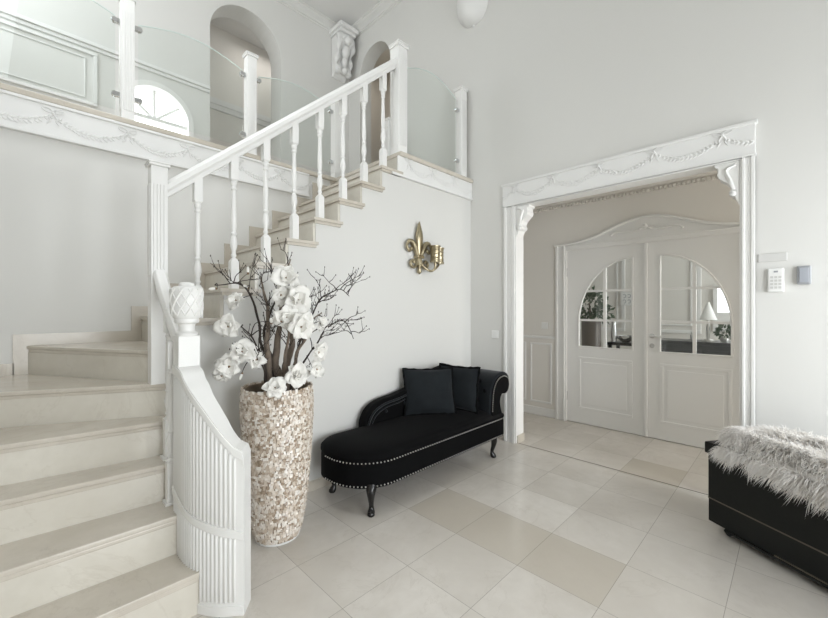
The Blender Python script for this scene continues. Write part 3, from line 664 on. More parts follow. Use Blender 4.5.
m = MB().sweep([(0.56, 2.57, hz(0.56)), (2.36, 2.57, hz(2.36))], RP); m.build('handrail', WOOD, rl, bevel=.004)
# turned balusters, one per tread
BX = [0.735+0.2107*k for k in range(8)]
base = V((BX[0], 2.57, 7*R))
m = MB()
def sq(z0, z1, h0, h1): m.loft([[(base.x+s*h0, base.y+t_*h0, base.z+z0) for s, t_ in ((-1, -1), (1, -1), (1, 1), (-1, 1))], [(base.x+s*h1, base.y+t_*h1, base.z+z1) for s, t_ in ((-1, -1), (1, -1), (1, 1), (-1, 1))]])
sq(0, .178, .024, .024); sq(.178, .20, .024, .012); sq(.705, .87, .023, .023); sq(.69, .705, .012, .023)
m.lathe(base, [(.012, .19), (.011, .205), (.016, .215), (.017, .222), (.012, .232), (.013, .245), (.021, .275), (.022, .295), (.018, .325), (.013, .345), (.018, .352), (.019, .36), (.013, .37), (.017, .40), (.0175, .46), (.013, .62), (.012, .635), (.018, .643), (.018, .652), (.013, .66), (.019, .672), (.02, .685), (.014, .70)], 14)
b0 = m.build('baluster', WOOD, rl, smooth=35)
for k in range(1, 8): copy_child(b0, rl, (0.2107*k, 0, R*k))
# small winder balusters under the lower rail
for k, (x, yy, z0, z1) in enumerate(((0.53, 2.33, 3*R, 1.33), (0.512, 2.20, 2*R, 1.16))):
    m = MB(); m.box(x-.033, x+.033, yy-.033, yy+.033, z0, z0+.014); H = z1-z0
    m.box(x-.023, x+.023, yy-.023, yy+.023, z0, z0+.21)
    m.lathe((x, yy, z0), [(.023, .205), (.012, .225), (.018, .235), (.012, .25), (.022, .30), (.013, .345), (.018, .355), (.013, .365), (.019, .42), (.013, H-.16), (.018, H-.15), (.013, H-.14), (.02, H-.12)], 14)
    m.box(x-.021, x+.021, yy-.021, yy+.021, z0+H-.13, z1)
    m.build('baluster', WOOD, rl, smooth=35)
m = MB().sweep(crom([(0.527, 2.515, 1.455), (0.53, 2.42, 1.35), (0.54, 2.30, 1.215), (0.552, 2.19, 1.105), (0.553, 2.12, 1.06)], 6), RP); m.build('handrail', WOOD, rl, bevel=.004)
# curved fluted foot of the railing
L = [0]
for i in range(1, len(curs)): L.append(L[-1]+(curs[i]-curs[i-1]).length)
tot = L[-1]
ctl = [(0, 1.05), (0.13, 1.04), (0.21, .98), (0.29, .92), (0.402, .78), (tot, .675)]
def topz(s):
    for i in range(len(ctl)-1):
        if s <= ctl[i+1][0]+1e-6:
            t_ = (s-ctl[i][0])/(ctl[i+1][0]-ctl[i][0]); return ctl[i][1]+(ctl[i+1][1]-ctl[i][1])*t_
    return ctl[-1][1]
zt = [topz(s) for s in L]
zt = [sum(zt[max(0, i-4):i+5])/len(zt[max(0, i-4):i+5]) for i in range(len(zt))]; zt[-1] = .675
def side(i):
    t_ = curs[min(i+1, len(curs)-1)]-curs[max(i-1, 0)]; t_.normalize(); return V((-t_.y, t_.x, 0))      # towards the outside
TH = 0.085
zoff = lambda i: R*0 + (R*1.0 if L[i] < 0.02 else 0.0)
rings = []
for i in range(len(curs)):
    a, b = curs[i], curs[i]+side(i)*TH
    rings.append([(a.x, a.y, 0), (b.x, b.y, 0), (b.x, b.y, zt[i]), (a.x, a.y, zt[i])])
m = MB().loft(rings); m.build('curved_panel', WOOD, rl, smooth=30)
rings = []
for i in range(len(curs)):
    a, b = curs[i]-side(i)*.004, curs[i]+side(i)*(TH+.002)
    rings.append([(a.x, a.y, zt[i]), (b.x, b.y, zt[i]), (b.x, b.y, zt[i]+.006), (a.x, a.y, zt[i]+.006)])
m = MB().loft(rings); m.build('panel_cap', WOOD, rl, smooth=30)
def at_s(s):
    for i in range(1, len(L)):
        if L[i] >= s: t_ = (s-L[i-1])/(L[i]-L[i-1]); return curs[i-1].lerp(curs[i], t_), side(i), zt[i-1]+(zt[i]-zt[i-1])*t_
    return curs[-1], side(len(L)-1), zt[-1]
m = MB(); s = 0.03; k = 0
midz = lambda s: 0.455-0.115*min(1, max(0, s/tot))
while s < tot-0.035:
    p, sd, z = at_s(s); q = p
    for z0, z1 in ((0.055, midz(s)-.020), (midz(s)+.020, z-.045)): m.tube([(q.x, q.y, z0), (q.x, q.y, z0+.004), (q.x, q.y, z1-.004), (q.x, q.y, z1)], [.003, .0068, .0068, .003], 8)
    s += 0.0192
m.build('reeded_strips', WOOD, rl, smooth=60)
rings = []; r2 = []; r3 = []
for i in range(len(curs)):
    a, b = curs[i]-side(i)*.007, curs[i]+side(i)*.004
    for rr, z0, z1 in ((rings, 0, .042), (r2, midz(L[i])-.018, midz(L[i])+.018), (r3, zt[i]-.036, zt[i])): rr.append([(a.x, a.y, z0), (b.x, b.y, z0), (b.x, b.y, z1), (a.x, a.y, z1)])
for rr, nm in ((rings, 'base_rail'), (r2, 'middle_rail'), (r3, 'top_rail')): MB().loft(rr).build(nm, WOOD, rl, smooth=30, bevel=.002)
bx, by = 0.551, 2.095
m = MB().box(bx-.047, bx+.047, by-.047, by+.047, 1.02, 1.195); m.build('newel_block', WOOD, rl, bevel=.004)
m = MB().lathe((bx, by, 1.195), [(.046, 0), (.048, .012), (.036, .022), (.034, .04), (.038, .055), (.052, .062), (.054, .072), (.052, .08), (.062, .095), (.067, .12), (.0685, .17), (.0685, .205), (.064, .225), (.055, .234), (.034, .238), (.034, .246), (.028, .254), (.012, .257)], 28)
fin = m.build('carved_finial', WOOD, rl, smooth=40)
m = MB()
for k in range(10):
    for sgn in (-1, 1):
        c = [];
        for j in range(9):
            t_ = j/8; z = 1.195+.095+t_*.13; rr = [.0615, .066, .068, .0685, .069, .069, .069, .0685, .0655][j]
            a = 2*PI*k/10 + sgn*t_*1.1
            c.append((bx+rr*math.cos(a), by+rr*math.sin(a), z))
        m.tube(c, .0048 if sgn > 0 else .0035, 5)
m.build('basket_relief', WOOD, fin, smooth=60)

# ------------------------------------------------------------------ glass balustrades
def gpanel(m, x0, x1, y, z0=2.785, zc=3.475, rise=.085, th=.010):
    N = 14
    top = [(x1+(x0-x1)*i/N, zc+rise*math.sin(PI*i/N)) for i in range(N+1)]
    m.prism([(x0, z0), (x1, z0)] + top, 'XZ', y-th/2, y+th/2)
    return [(a, y, b) for a, b in top]
def clamp(parent, x, y, z, s):
    m = MB(); m.box(x, x+s*.03, y-.014, y+.014, z-.016, z+.016); m.lathe((0, 0, 0), [(.018, 0), (.020, .006), (.020, .03), (.015, .034)], 14, Matrix.Translation((x+s*.035, y-.017, z)) @ Matrix.Rotation(-PI/2, 4, 'X'))
    return m.build('glass_clamp', CHROME, parent, smooth=40)
gb = thing('glass_balustrade', 'gallery balustrade of curved-top glass panels between white posts', 'balustrade', (0.9, YL+.03, LAND))
yg = YL+0.045
PX = [(-0.50, -0.42), (0.496, 0.577), (1.41, 1.495), (2.335, 2.42), (3.10, 3.18)]
posts = []
for a, b in PX:
    m = MB(); post(m, a, b, yg-.04, yg+.04, LAND, 3.615, .035); posts.append(m.build('post', WOOD, gb, bevel=.003))
for i, (a, b) in enumerate(((-0.38, 0.465), (0.605, 1.38), (1.525, 2.305))):
    m = MB(); tp = gpanel(m, a, b, yg); g = m.build('glass_panel', GLASS, gb)
    MB().tube(tp, .0045, 5).build('panel_edge', EDGE, g)
for i, (a, b) in enumerate(PX[:4]):
    for z in (2.90, 3.44):
        if i < 3: clamp(posts[i], b, yg-.0, z, 1)
        if i > 0: clamp(posts[i], a, yg-.0, z, -1)
gl = thing('glass_balustrade', 'short glass balustrade on the landing beside the tall right wall', 'balustrade', (2.9, YS+.07, LAND))
yl = YS+0.065
m = MB(); post(m, 3.265, 3.355, yl-.045, yl+.045, LAND, 3.66, .04); ps = m.build('post', WOOD, gl, bevel=.003)
m = MB(); tp = gpanel(m, 2.485, 3.225, yl, 2.775, 3.555, .105); g = m.build('glass_panel', GLASS, gl)
MB().tube(tp, .0045, 5).build('panel_edge', EDGE, g)
for z in (2.90, 3.44): clamp(ps, 3.265, yl, z, -1)

# ------------------------------------------------------------------ plaster corbel, wall bowl lamp, small wall things
t = thing('carved_corbel', 'white carved figure corbel in the upper gallery corner', 'corbel', (3.20, YG, 4.7))
m = MB().box(3.05, 3.355, YG-.30, YG, 5.24, 5.295).box(3.075, 3.335, YG-.26, YG, 5.2, 5.24); m.build('top_slab', PLAS, t, bevel=.008)
m = MB(); pr = [(0, 5.25), (.22, 5.25), (.235, 5.17), (.20, 5.08), (.15, 5.0), (.12, 4.92), (.13, 4.84), (.10, 4.76), (.05, 4.70), (0, 4.69)]
m.prism([(YG-a, b-.05) for a, b in pr], 'YZ', 3.09, 3.31); m.build('corbel_body', PLAS, t, bevel=.012)
m = MB()
for s in (-1, 1):
    c = crom([(3.20+s*.10, YG-.18, 5.22), (3.20+s*.125, YG-.22, 5.12), (3.20+s*.10, YG-.17, 4.98), (3.20+s*.12, YG-.14, 4.84), (3.20+s*.09, YG-.13, 4.75)], 6)
    m.tube(c, [.028+.014*math.sin(i*.9) for i in range(len(c))], 8)
    m.ell((3.20+s*.085, YG-.14, 4.735), (.055, .05, .045), 10, 6)
m.ell((3.20, YG-.25, 5.13), (.052, .055, .062), 12, 8).ell((3.20, YG-.20, 5.0), (.06, .06, .09), 12, 8).ell((3.20, YG-.17, 4.87), (.045, .05, .075), 10, 7).ell((3.20, YG-.16, 4.745), (.045, .06, .05), 10, 7)
for k in range(7): a = PI*k/6; m.ell((3.20+.06*math.cos(a), YG-.235, 5.15+.055*math.sin(a)), .022, 7, 5)
m.v = [(a, b, c-.04) for a, b, c in m.v]
m.build('figure_relief', PLAS, t, smooth=60)

t = thing('wall_uplight', 'white plaster half-bowl wall lamp high on the right wall', 'lamp', (XR, 2.455, 4.5))
m = MB(); rr = []
for r_, z in ((.02, 4.365), (.07, 4.372), (.12, 4.40), (.155, 4.445), (.175, 4.50), (.185, 4.57), (.188, 4.60), (.175, 4.60), (.15, 4.50), (.05, 4.43)):
    rr.append([(XR-.002-r_*math.sin(PI*j/16), 2.455+r_*math.cos(PI*j/16), z) for j in range(17)])
m.loft(rr); m.build('bowl', PLAS, t, smooth=50)
MB().lathe((XR-.012, 2.455, 4.345), [(.006, 0), (.014, .01), (.012, .025)], 10).build('finial_knob', PLAS, t, smooth=50)

t = thing('alarm_keypad', 'small white alarm keypad on the wall right of the opening', 'keypad', (XR, 0.088, 1.505))
MB().box(XR-.024, XR, .050, .127, 1.43, 1.582).build('case', PLASTIC, t, bevel=.006)
MB().box(XR-.027, XR-.024, .078, .098, 1.555, 1.566).build('display', GREYP, t)
m = MB()
for i in range(3):
    for j in range(4): m.box(XR-.027, XR-.024, .062+i*.019, .076+i*.019, 1.452+j*.022, 1.466+j*.022)
m.build('key_grid', PALE, t)
t = thing('room_sensor', 'small grey box on the wall right of the white keypad', 'sensor', (XR, -.038, 1.53))
MB().box(XR-.028, XR, -.070, -.008, 1.474, 1.588).build('case', GREYP, t, bevel=.006); MB().box(XR-.032, XR-.028, -.060, -.018, 1.487, 1.575).build('face_plate', mat('blue_grey_plastic', (.38, .40, .44), .35), t, bevel=.002)
o = MB().box(XR-.006, XR, .036, .174, 1.628, 1.682).build('name_plate', PALE, bevel=.003); tag(o, 'blank pale strip on the wall above the white keypad', 'plate')
def switch(label, x, y, z, s=.04):
    t = thing('light_switch', label, 'switch', (x, y, z))
    MB().box(x-.010, x, y-s, y+s, z-s, z+s).build('face_plate', PLASTIC, t, bevel=.004); MB().box(x-.014, x-.010, y-s*.7, y+s*.7, z-s*.7, z+s*.7).build('rocker', PLASTIC, t, bevel=.003)
switch('white light switch on the wall left of the opening, above the chaise', XR, 2.19, 1.06)
switch('white light switch on the foyer wall beside the double doors', DX, 2.19, 1.115)

# brass sconce
t = thing('brass_sconce', 'brass fleur-de-lis candle sconce on the wall above the chaise', 'sconce', (2.56, YS, 1.9))
ySc = YS-.035
m = MB(); m.lathe((0, 0, 0), [(.006, .245), (.022, .20), (.042, .13), (.045, .09), (.034, .03), (.022, -.05), (.018, -.06)][::-1], 16, Matrix.Translation((2.56, ySc, 1.88)) @ Matrix.Diagonal((1, .6, 1, 1)))
m.build('center_petal', BRASS, t, smooth=50)
for s in (-1, 1):
    m = MB(); c = crom([(2.56+s*.02, ySc, 1.80), (2.56+s*.05, ySc, 1.87), (2.56+s*.09, ySc, 1.925), (2.56+s*.135, ySc, 1.93), (2.56+s*.16, ySc, 1.885), (2.56+s*.13, ySc, 1.845), (2.56+s*.105, ySc, 1.865)], 6)
    m.tube(c, [.014+.012*math.sin(PI*min(1, i/20)) for i in range(len(c))], 8); m.ell(c[-1], .02, 8, 5); m.build('side_petal', BRASS, t, smooth=60)
m = MB(); m.box(2.515, 2.605, ySc-.025, ySc+.03, 1.785, 1.815); m.build('band', BRASS, t, bevel=.006)
m = MB()
for s in (-1, 1):
    c = crom([(2.56+s*.012, ySc, 1.79), (2.56+s*.03, ySc, 1.73), (2.56+s*.08, ySc, 1.70), (2.56+s*.115, ySc, 1.735), (2.56+s*.085, ySc, 1.765), (2.56+s*.065, ySc, 1.74)], 6)
    m.tube(c, .014, 8)
m.lathe((2.56, ySc, 1.64), [(.004, 0), (.024, .02), (.016, .05), (.022, .10), (.014, .15)], 12)
m.build('tail_scroll', BRASS, t, smooth=60)
m = MB().box(2.53, 2.59, YS-.03, YS, 1.72, 1.86); m.build('wall_mount', BRASS, t, bevel=.004)
m = MB()
m.tube(crom([(2.58, ySc-.01, 1.73), (2.64, ySc-.04, 1.68), (2.665, ySc-.07, 1.675), (2.69, ySc-.08, 1.71), (2.69, ySc-.08, 1.75)], 6), .011, 8)
m.tube(crom([(2.66, ySc-.07, 1.675), (2.73, ySc-.05, 1.70), (2.785, ySc-.04, 1.74)], 6), .010, 8)
m.build('candle_arm', BRASS, t, smooth=60)
for x, yy, z in ((2.69, ySc-.08, 1.75), (2.79, ySc-.04, 1.745)):
    m = MB().lathe((x, yy, z), [(.02, 0), (.05, .006), (.05, .02), (.044, .025), (.044, .14), (.052, .15), (.052, .158), (.038, .158), (.036, .03)], 18); m.build('candle_cup', BRASS, t, smooth=40)
    m = MB()
    for j in range(3): m.lathe((x, yy, z+.045+j*.035), [(.0445, -.004), (.049, 0), (.0445, .004)], 18)
    m.build('cup_rings', BRASS, bpy.data.objects[t.children[-1].name], smooth=40)

# ------------------------------------------------------------------ chaise longue
ch = thing('chaise_longue', 'black velvet chaise longue with silver nailheads and scroll arm', 'chaise', (2.2, 2.16, 0))
def plan(d=0.0, n=12):
    x0, x1, y0, y1 = 1.42+d, 3.045-d, 1.875+d, 2.455-d
    rf, rb = max(.30-d, .05), max(.22-d, .04); P = [(x1, y1)]
    P += [(x0+rb-rb*math.sin(PI/2*i/n), y1-rb+rb*math.cos(PI/2*i/n)) for i in range(n+1)]
    P += [(x0+rf-rf*math.cos(PI/2*i/n), y0+rf-rf*math.sin(PI/2*i/n)) for i in range(n+1)]
    P += [(x1, y0)]
    # even out
    return P
m = MB().loft([[(x, y, z) for x, y in plan(d)] for d, z in ((.010, .170), (0, .178), (0, .325), (.004, .338))]); m.build('base', VELV, ch, smooth=40)
m = MB().loft([[(x, y, z) for x, y in plan(d)] for d, z in ((.002, .338), (-.004, .352), (-.002, .372), (.02, .392), (.06, .407), (.12, .417), (.18, .422), (.21, .423))]); m.build('seat', VELV, ch, smooth=60)
arm = crom([V((a, b, 0)) for a, b in [(2.83, .36), (2.835, .50), (2.855, .62), (2.90, .70), (2.975, .745), (3.06, .752), (3.13, .72), (3.155, .65), (3.13, .585), (3.075, .56), (3.02, .565), (2.99, .53), (2.985, .46), (3.03, .338)]], 5)
ap = [(p.x+.035, p.y-.008) for p in arm]
m = MB().prism(ap, 'XZ', 1.90, 2.45); m.build('scroll_arm', VELC, ch, smooth=35, bevel=.012)
m = MB().prism([((x-3.01)*.88+3.005, (z-.55)*.88+.545) for x, z in ap], 'XZ', 1.885, 1.91); af = m.build('arm_front', VELV, ch, smooth=30, bevel=.008)
bk = crom([V((a, b, 0)) for a, b in [(1.845, .36), (1.86, .46), (1.92, .54), (2.03, .585), (2.20, .605), (2.40, .65), (2.62, .73), (2.80, .775), (2.95, .77)]], 6)
m = MB().prism([(p.x, p.y) for p in bk] + [(2.95, .338), (1.845, .338)], 'XZ', 2.37, 2.46); m.build('backrest', VELV, ch, smooth=35, bevel=.02, bseg=3)
m = MB().tube([(p.x+.035*(1-i/len(bk)), 2.366, p.y-.035) for i, p in enumerate(bk)], .009, 6).tube([(p.x+.062*(1-i/len(bk)), 2.369, p.y-.065) for i, p in enumerate(bk)], .006, 6); m.build('piping', VELC, bpy.data.objects[ch.children[-1].name], smooth=60)
for x, z in ((2.07, .49), (2.28, .52)): MB().ell((x, 2.366, z), (.014, .008, .014), 10, 6).build('tuft_button', VELC, ch, smooth=60)
for k, (z, yy) in enumerate(((.67, 2.03), (.67, 2.22), (.59, 1.97), (.59, 2.13), (.50, 2.03), (.50, 2.22))):
    x = 2.872+(0.03 if z > .65 else .012 if z > .55 else 0); MB().ell((x, yy, z), (.010, .018, .018), 10, 6).build('tuft_button', VELV, ch, smooth=60)
# nailhead rows
def studs(path, step, r=.0052):
    m = MB(); acc = 0; P = [V(p) for p in path]; need = 0
    for i in range(len(P)-1):
        l = (P[i+1]-P[i]).length; d = (P[i+1]-P[i]).normalized() if l > 1e-6 else V((0, 0, 0))
        while need <= l: m.ell(P[i]+d*need, r, 6, 4); need += step
        need -= l
    return m
pl = plan(-.004)[13:]
studs([(x, y, .336) for x, y in pl], .025, .0056).build('nailhead_trim', STUD, ch, smooth=60)
studs([(x, y, .188) for x, y in pl], .025, .0056).build('nailhead_trim', STUD, ch, smooth=60)
studs([((x-3.01)*.85+3.005, 1.884, (z-.55)*.85+.545) for x, z in ap[2:-4]], .019, .0048).build('nailhead_trim', STUD, ch, smooth=60)
def cab(x, y, dx, dy):
    m = MB(); c = crom([(x-dx*.01, y-dy*.01, .185), (x+dx*.012, y+dy*.012, .15), (x+dx*.006, y+dy*.006, .10), (x-dx*.006, y-dy*.006, .055), (x, y, .025), (x+dx*.012, y+dy*.012, .012)], 5)
    rr = [.036, .035, .034, .033, .031, .029, .027, .025, .023, .021, .0195, .018, .017, .016, .0155, .0155, .016, .018, .02, .022, .023, .024, .024, .022, .018, .012]
    m.tube(c, rr[:len(c)], 10); m.lathe((x+dx*.008, y+dy*.008, 0), [(.02, 0), (.024, .006), (.023, .02), (.012, .03)], 12)
    m.build('leg', BLEG, ch, smooth=60)
cab(1.56, 1.93, -.7, -.7); cab(1.565, 2.37, -.7, .5); cab(2.93, 1.915, .7, -.7); cab(2.93, 2.38, .7, .7)

def cushion(label, c, wdir, tilt, size, thick, seed, wide=1.0):
    w_ = V(wdir).normalized(); n0 = V((w_.y, -w_.x, 0))             # facing
    if n0.dot(V((-c[0], -c[1], 0))) < 0: n0 = -n0
    up = (V((0, 0, 1))*math.cos(tilt) - n0*math.sin(tilt)).normalized(); nn = (n0*math.cos(tilt)+V((0, 0, 1))*math.sin(tilt)).normalized()
    t = thing('velvet_cushion', label, 'cushion', c, 'velvet cushions on the chaise')
    N = 18; m = MB(); vs = []; fs = []
    q = random.Random(seed); ph = [q.uniform(0, 6) for _ in range(4)]
    C_ = V(c)+up*size*.5
    for side_ in (1, -1):
        for i in range(N+1):
            for j in range(N+1):
                u, v = 2*i/N-1, 2*j/N-1
                e = max(0, (1-abs(u)**2.6))*max(0, (1-abs(v)**2.6))
                uu = u*(1-.07*(1-v*v)*abs(u)); vv = v*(1-.07*(1-u*u)*abs(v))
                d = thick*.5*e**.55 + .006*math.sin(5*u+ph[0])*math.sin(4*v+ph[1])*e
                vs.append(C_+w_*uu*size*wide/2+up*vv*size/2+nn*side_*(d+.002))
    K = (N+1)**2
    for side_ in (0, 1):
        for i in range(N):
            for j in range(N):
                a = side_*K+i*(N+1)+j; fs.append((a, a+1, a+N+2, a+N+1) if side_ else (a, a+N+1, a+N+2, a+1))
    m.add(vs, fs); m.build('cushion_cover', VELC, t, smooth=80)
    m = MB(); ring = []
    for k in range(4*N):
        s_, i = divmod(k, N); f = 2*i/N-1; u, v = [(f, -1), (1, f), (-f, 1), (-1, -f)][s_]
        uu = u*(1-.07*(1-v*v)*abs(u)); vv = v*(1-.07*(1-u*u)*abs(v))
        ring.append(C_+w_*uu*size*wide/2+up*vv*size/2+nn*q.uniform(-.003, .003))
    ring.append(ring[0]); m.tube(ring, [.011+q.uniform(-.003, .004) for _ in ring], 6); m.build('fringe_edge', VELV, t, smooth=70)
    return t
cushion('slate black velvet cushion in front, facing the stairs', (2.43, 2.205, .415), (.80, -.60, 0), .36, .405, .14, 1, 1.1)
cushion('slate black velvet cushion behind, leaning on the scroll arm', (2.73, 2.165, .412), (.16, -1, 0), .14, .395, .12, 2, 1.04)

# ------------------------------------------------------------------ tall shell vase
VC = V((1.042, 2.155, 0))
vp = [(.113, 0), (.120, .012), (.135, .06), (.152, .15), (.168, .27), (.180, .42), (.190, .56), (.197, .68), (.199, .77), (.196, .84), (.193, .866)]
def vr(z):
    for i in range(len(vp)-1):
        if z <= vp[i+1][1]: t_ = (z-vp[i][1])/(vp[i+1][1]-vp[i][1]); return vp[i][0]+(vp[i+1][0]-vp[i][0])*t_
    return vp[-1][0]
t = thing('floor_vase', 'tall floor vase covered in mother-of-pearl chips beside the stairs', 'vase', VC)
m = MB().lathe(VC, vp + [(.178, .866), (.176, .80), (.05, .78)], 40); m.build('vase_body', GROUT, t, smooth=40)
MB().lathe(VC, [(.1165, .0), (.1235, .003), (.1235, .012), (.118, .014)], 40).build('base_ring', PLASTIC, t, smooth=40)
MB().lathe(VC, [(.05, .79), (.174, .80), (.15, .822), (.07, .835), (.01, .838)], 28).build('filling', SOIL, t, smooth=60)
m = MB(); q = random.Random(11); z = .018
while z < .862:
    hgt = q.uniform(.012, .016); r_ = vr(z+.007); n = int(2*PI*r_/.0165); off = q.uniform(0, 1)
    for k in range(n):
        a = 2*PI*(k+off+q.uniform(-.18, .18))/n; h = hgt*q.uniform(.8, 1.5); wd = .0165*q.uniform(.7, 1.05)
        zc = z+q.uniform(-.003, .004)+.007; rr = vr(zc)
        M = Matrix.Translation(VC+V((math.cos(a)*rr, math.sin(a)*rr, zc))) @ Matrix.Rotation(a, 4, 'Z') @ Matrix.Rotation(q.uniform(-.32, .25), 4, 'Y') @ Matrix.Rotation(q.uniform(-.3, .3), 4, 'X') @ Matrix.Rotation(q.uniform(-.25, .25), 4, 'Z')
        m.box(-.003, q.uniform(.002, .006), -wd/2, wd/2, -h/2, h/2, M)
    z += hgt*.93
m.build('shell_mosaic', SHELL, t)

# ------------------------------------------------------------------ magnolia branches
F_ = 385.07; CY, SY = math.cos(0.780309), math.sin(0.780309)
def flower(parent, c, r, face, seed, opened=1.0):
    q = random.Random(seed); f = V(face).normalized(); a = f.orthogonal().normalized(); b = f.cross(a)
    m = MB(); rot = q.uniform(0, 6)
    for layer, (n, tilt, sc) in enumerate(((6, 1.22*opened, 1.0), (3, .70*opened, .8))):
        for k in range(n):
            an = rot+2*PI*k/n+layer*.6+q.uniform(-.15, .15); d = a*math.cos(an)+b*math.sin(an); s_ = d.cross(f).normalized(); tl = tilt+q.uniform(-.4, .3)
            L_ = r*sc*q.uniform(.8, 1.15); W = L_*q.uniform(.42, .56); vs = []; fs = []
            for i in range(6):
                u = i/5; w_ = W*(math.sin(PI*min(1, u*.80+.12)))**.8*(1 if u < .99 else .55); cu = u*L_
                bend = tl*(0.55+.6*u)
                p = V(c) + f*(math.cos(bend)*cu*.9) + d*(math.sin(bend)*cu)
                for j in range(5):
                    x = j/2-1; cup = .30*(x*x)*w_; nrm = (f*math.sin(bend)-d*math.cos(bend))
                    vs.append(p+s_*x*w_ + nrm*(cup+.01*math.sin(3*x+k+4*u)*u))
            for i in range(5):
                for j in range(4): fs.append((i*5+j, i*5+j+1, i*5+j+6, i*5+j+5))
            m.add(vs, fs)
    o = m.build('flower', PETAL, parent, smooth=80)
    sol = o.modifiers.new('thick', 'SOLIDIFY'); sol.thickness = .0015
    MB().ell(V(c)+f*.006, (.0075, .0075, .010), 8, 5).build('flower_heart', HEART, o, smooth=60)
    return o
def bud(parent, c, d, r=.014):
    d = V(d).normalized(); M = d.to_track_quat('Z', 'Y').to_matrix().to_4x4()
    o = MB().ell(c, (r*.62, r*.62, r*1.5), 8, 6, M).build('bud', PETAL, parent, smooth=70)
    MB().ell(V(c)-d*r*1.25, (r*.5, r*.5, r*.7), 7, 5, M).build('bud_scale', HEART, o, smooth=70)
def wig(P, amp, seed, n=7):
    P = crom(P, n); q = random.Random(seed); o = V((q.uniform(0, 50), q.uniform(0, 50), 0))
    return [p + noise.noise_vector(p*9+o)*amp*(min(1, i/4)) for i, p in enumerate(P)]
def branch(label, base, path, r0, flowers, buds, seed, twigs=8, barkmat=BARK, r1=.0035, reach=.16, fr=1.0):
    b = V((VC.x+base[0], VC.y+base[1], .80)); q = random.Random(seed)
    t = thing('magnolia_branch', label, 'branch', b, 'magnolia branches in the shell vase')
    P = wig([b]+[V(p) for p in path], .02, seed); n = len(P)
    m = MB(); rad = [(r0+(r1-r0)*(i/(n-1))**.8)*(1+.18*noise.noise(V((i*.9, seed*3.1, 0)))) for i in range(n)]; m.tube(P, rad, 7)
    m.build('stem', barkmat, t, smooth=70)
    m = MB()
    def tw(p0, p1, r, sd, sag=.02):
        mid = (p0+p1)/2+V((q.uniform(-.03, .03), q.uniform(-.03, .03), q.uniform(-.01, .035))); c = wig([p0, p0.lerp(mid, .5)+V((0, 0, .008)), mid, p1], .018, sd, 4)
        m.tube(c, [r*(1-.6*i/(len(c)-1)) for i in range(len(c))], 5); return c
    for k in range(twigs):
        i = int(n*q.uniform(.35, .95)); p0 = P[min(i, n-1)]
        d = V((q.uniform(-1, 1), q.uniform(-1, .5), q.uniform(-.15, 1))); d = (d.normalized()+(P[-1]-P[n//2]).normalized()*.7).normalized()
        e = p0+d*q.uniform(.5, 1)*reach
        e.y = min(e.y, YS-.05)
        c = tw(p0, e, .0032, seed*17+k)
        for s_ in range(3):
            j = c[q.randrange(len(c)//2, len(c))]; dd = (d+V((q.uniform(-1, 1), q.uniform(-1, 1), q.uniform(-.5, .9)))).normalized()
            m.tube([j, j+dd*.03, j+dd*.055+V((0, 0, .012))], [.0021, .0018, .001], 4); m.ell(j+dd*.06+V((0, 0, .012)), (.003, .003, .006), 5, 4)
    for k, (c, r_, f) in enumerate(flowers):
        c = V(c); near = min(P[n//4:], key=lambda p: (p-c).length); tw(near, c-V(f).normalized()*.012, .004, seed*31+k)
    for k, (c, d) in enumerate(buds):
        c = V(c); near = min(P[n//4:], key=lambda p: (p-c).length); tw(near, c-V(d).normalized()*.018, .0034, seed*41+k)
    m.build('twigs', TWIG, t, smooth=70)
    for k, (c, r_, f) in enumerate(flowers): flower(t, c, r_*fr, f, seed*13+k)
    for c, d in buds: bud(t, c, d)
    return t
CAM = (-.45, -.9, .12)
branch('magnolia branch rising highest, big white bloom near the top', (.01, -.02), [(1.03, 2.16, 1.02), (1.035, 2.12, 1.25), (1.06, 2.11, 1.45), (1.10, 2.13, 1.62)], .030, [((1.049, 2.067, 1.499), .088, CAM), ((1.01, 2.05, 1.40), .06, (-.3, -.9, -.2))], [], 1, 5)
branch('magnolia branch with large white blooms in the middle of the bunch', (.03, -.05), [(1.06, 2.09, 1.0), (1.06, 2.04, 1.18), (1.07, 2.03, 1.36)], .016, [((1.072, 1.973, 1.372), .085, CAM), ((1.005, 1.98, 1.28), .082, (-.35, -.9, -.25))], [], 2, 4)
branch('magnolia branch with one bloom in front, right of the trunks', (.06, -.03), [(1.09, 2.07, .98), (1.11, 2.0, 1.12), (1.16, 1.99, 1.24), (1.24, 2.02, 1.30)], .014, [((1.06, 1.915, 1.224), .088, (-.25, -.95, .05)), ((1.24, 2.015, 1.235), .055, (.3, -.9, .1))], [], 3, 5)
branch('thin magnolia branch arching far right, without blooms', (.08, .0), [(1.13, 2.14, 1.0), (1.21, 2.10, 1.22), (1.31, 2.10, 1.39), (1.43, 2.10, 1.44), (1.50, 2.09, 1.40)], .009, [], [], 4, 13, TWIG, .0022, .2)
branch('thin magnolia branch hanging right with white blooms low down', (.09, -.05), [(1.14, 2.08, .95), (1.21, 2.04, 1.10), (1.34, 2.02, 1.24), (1.46, 2.04, 1.22), (1.50, 2.05, 1.12)], .008, [((1.18, 1.945, 1.076), .07, (.1, -.95, -.1)), ((1.143, 1.905, .985), .055, (.3, -.9, .1))], [], 5, 12, TWIG, .002, .15)
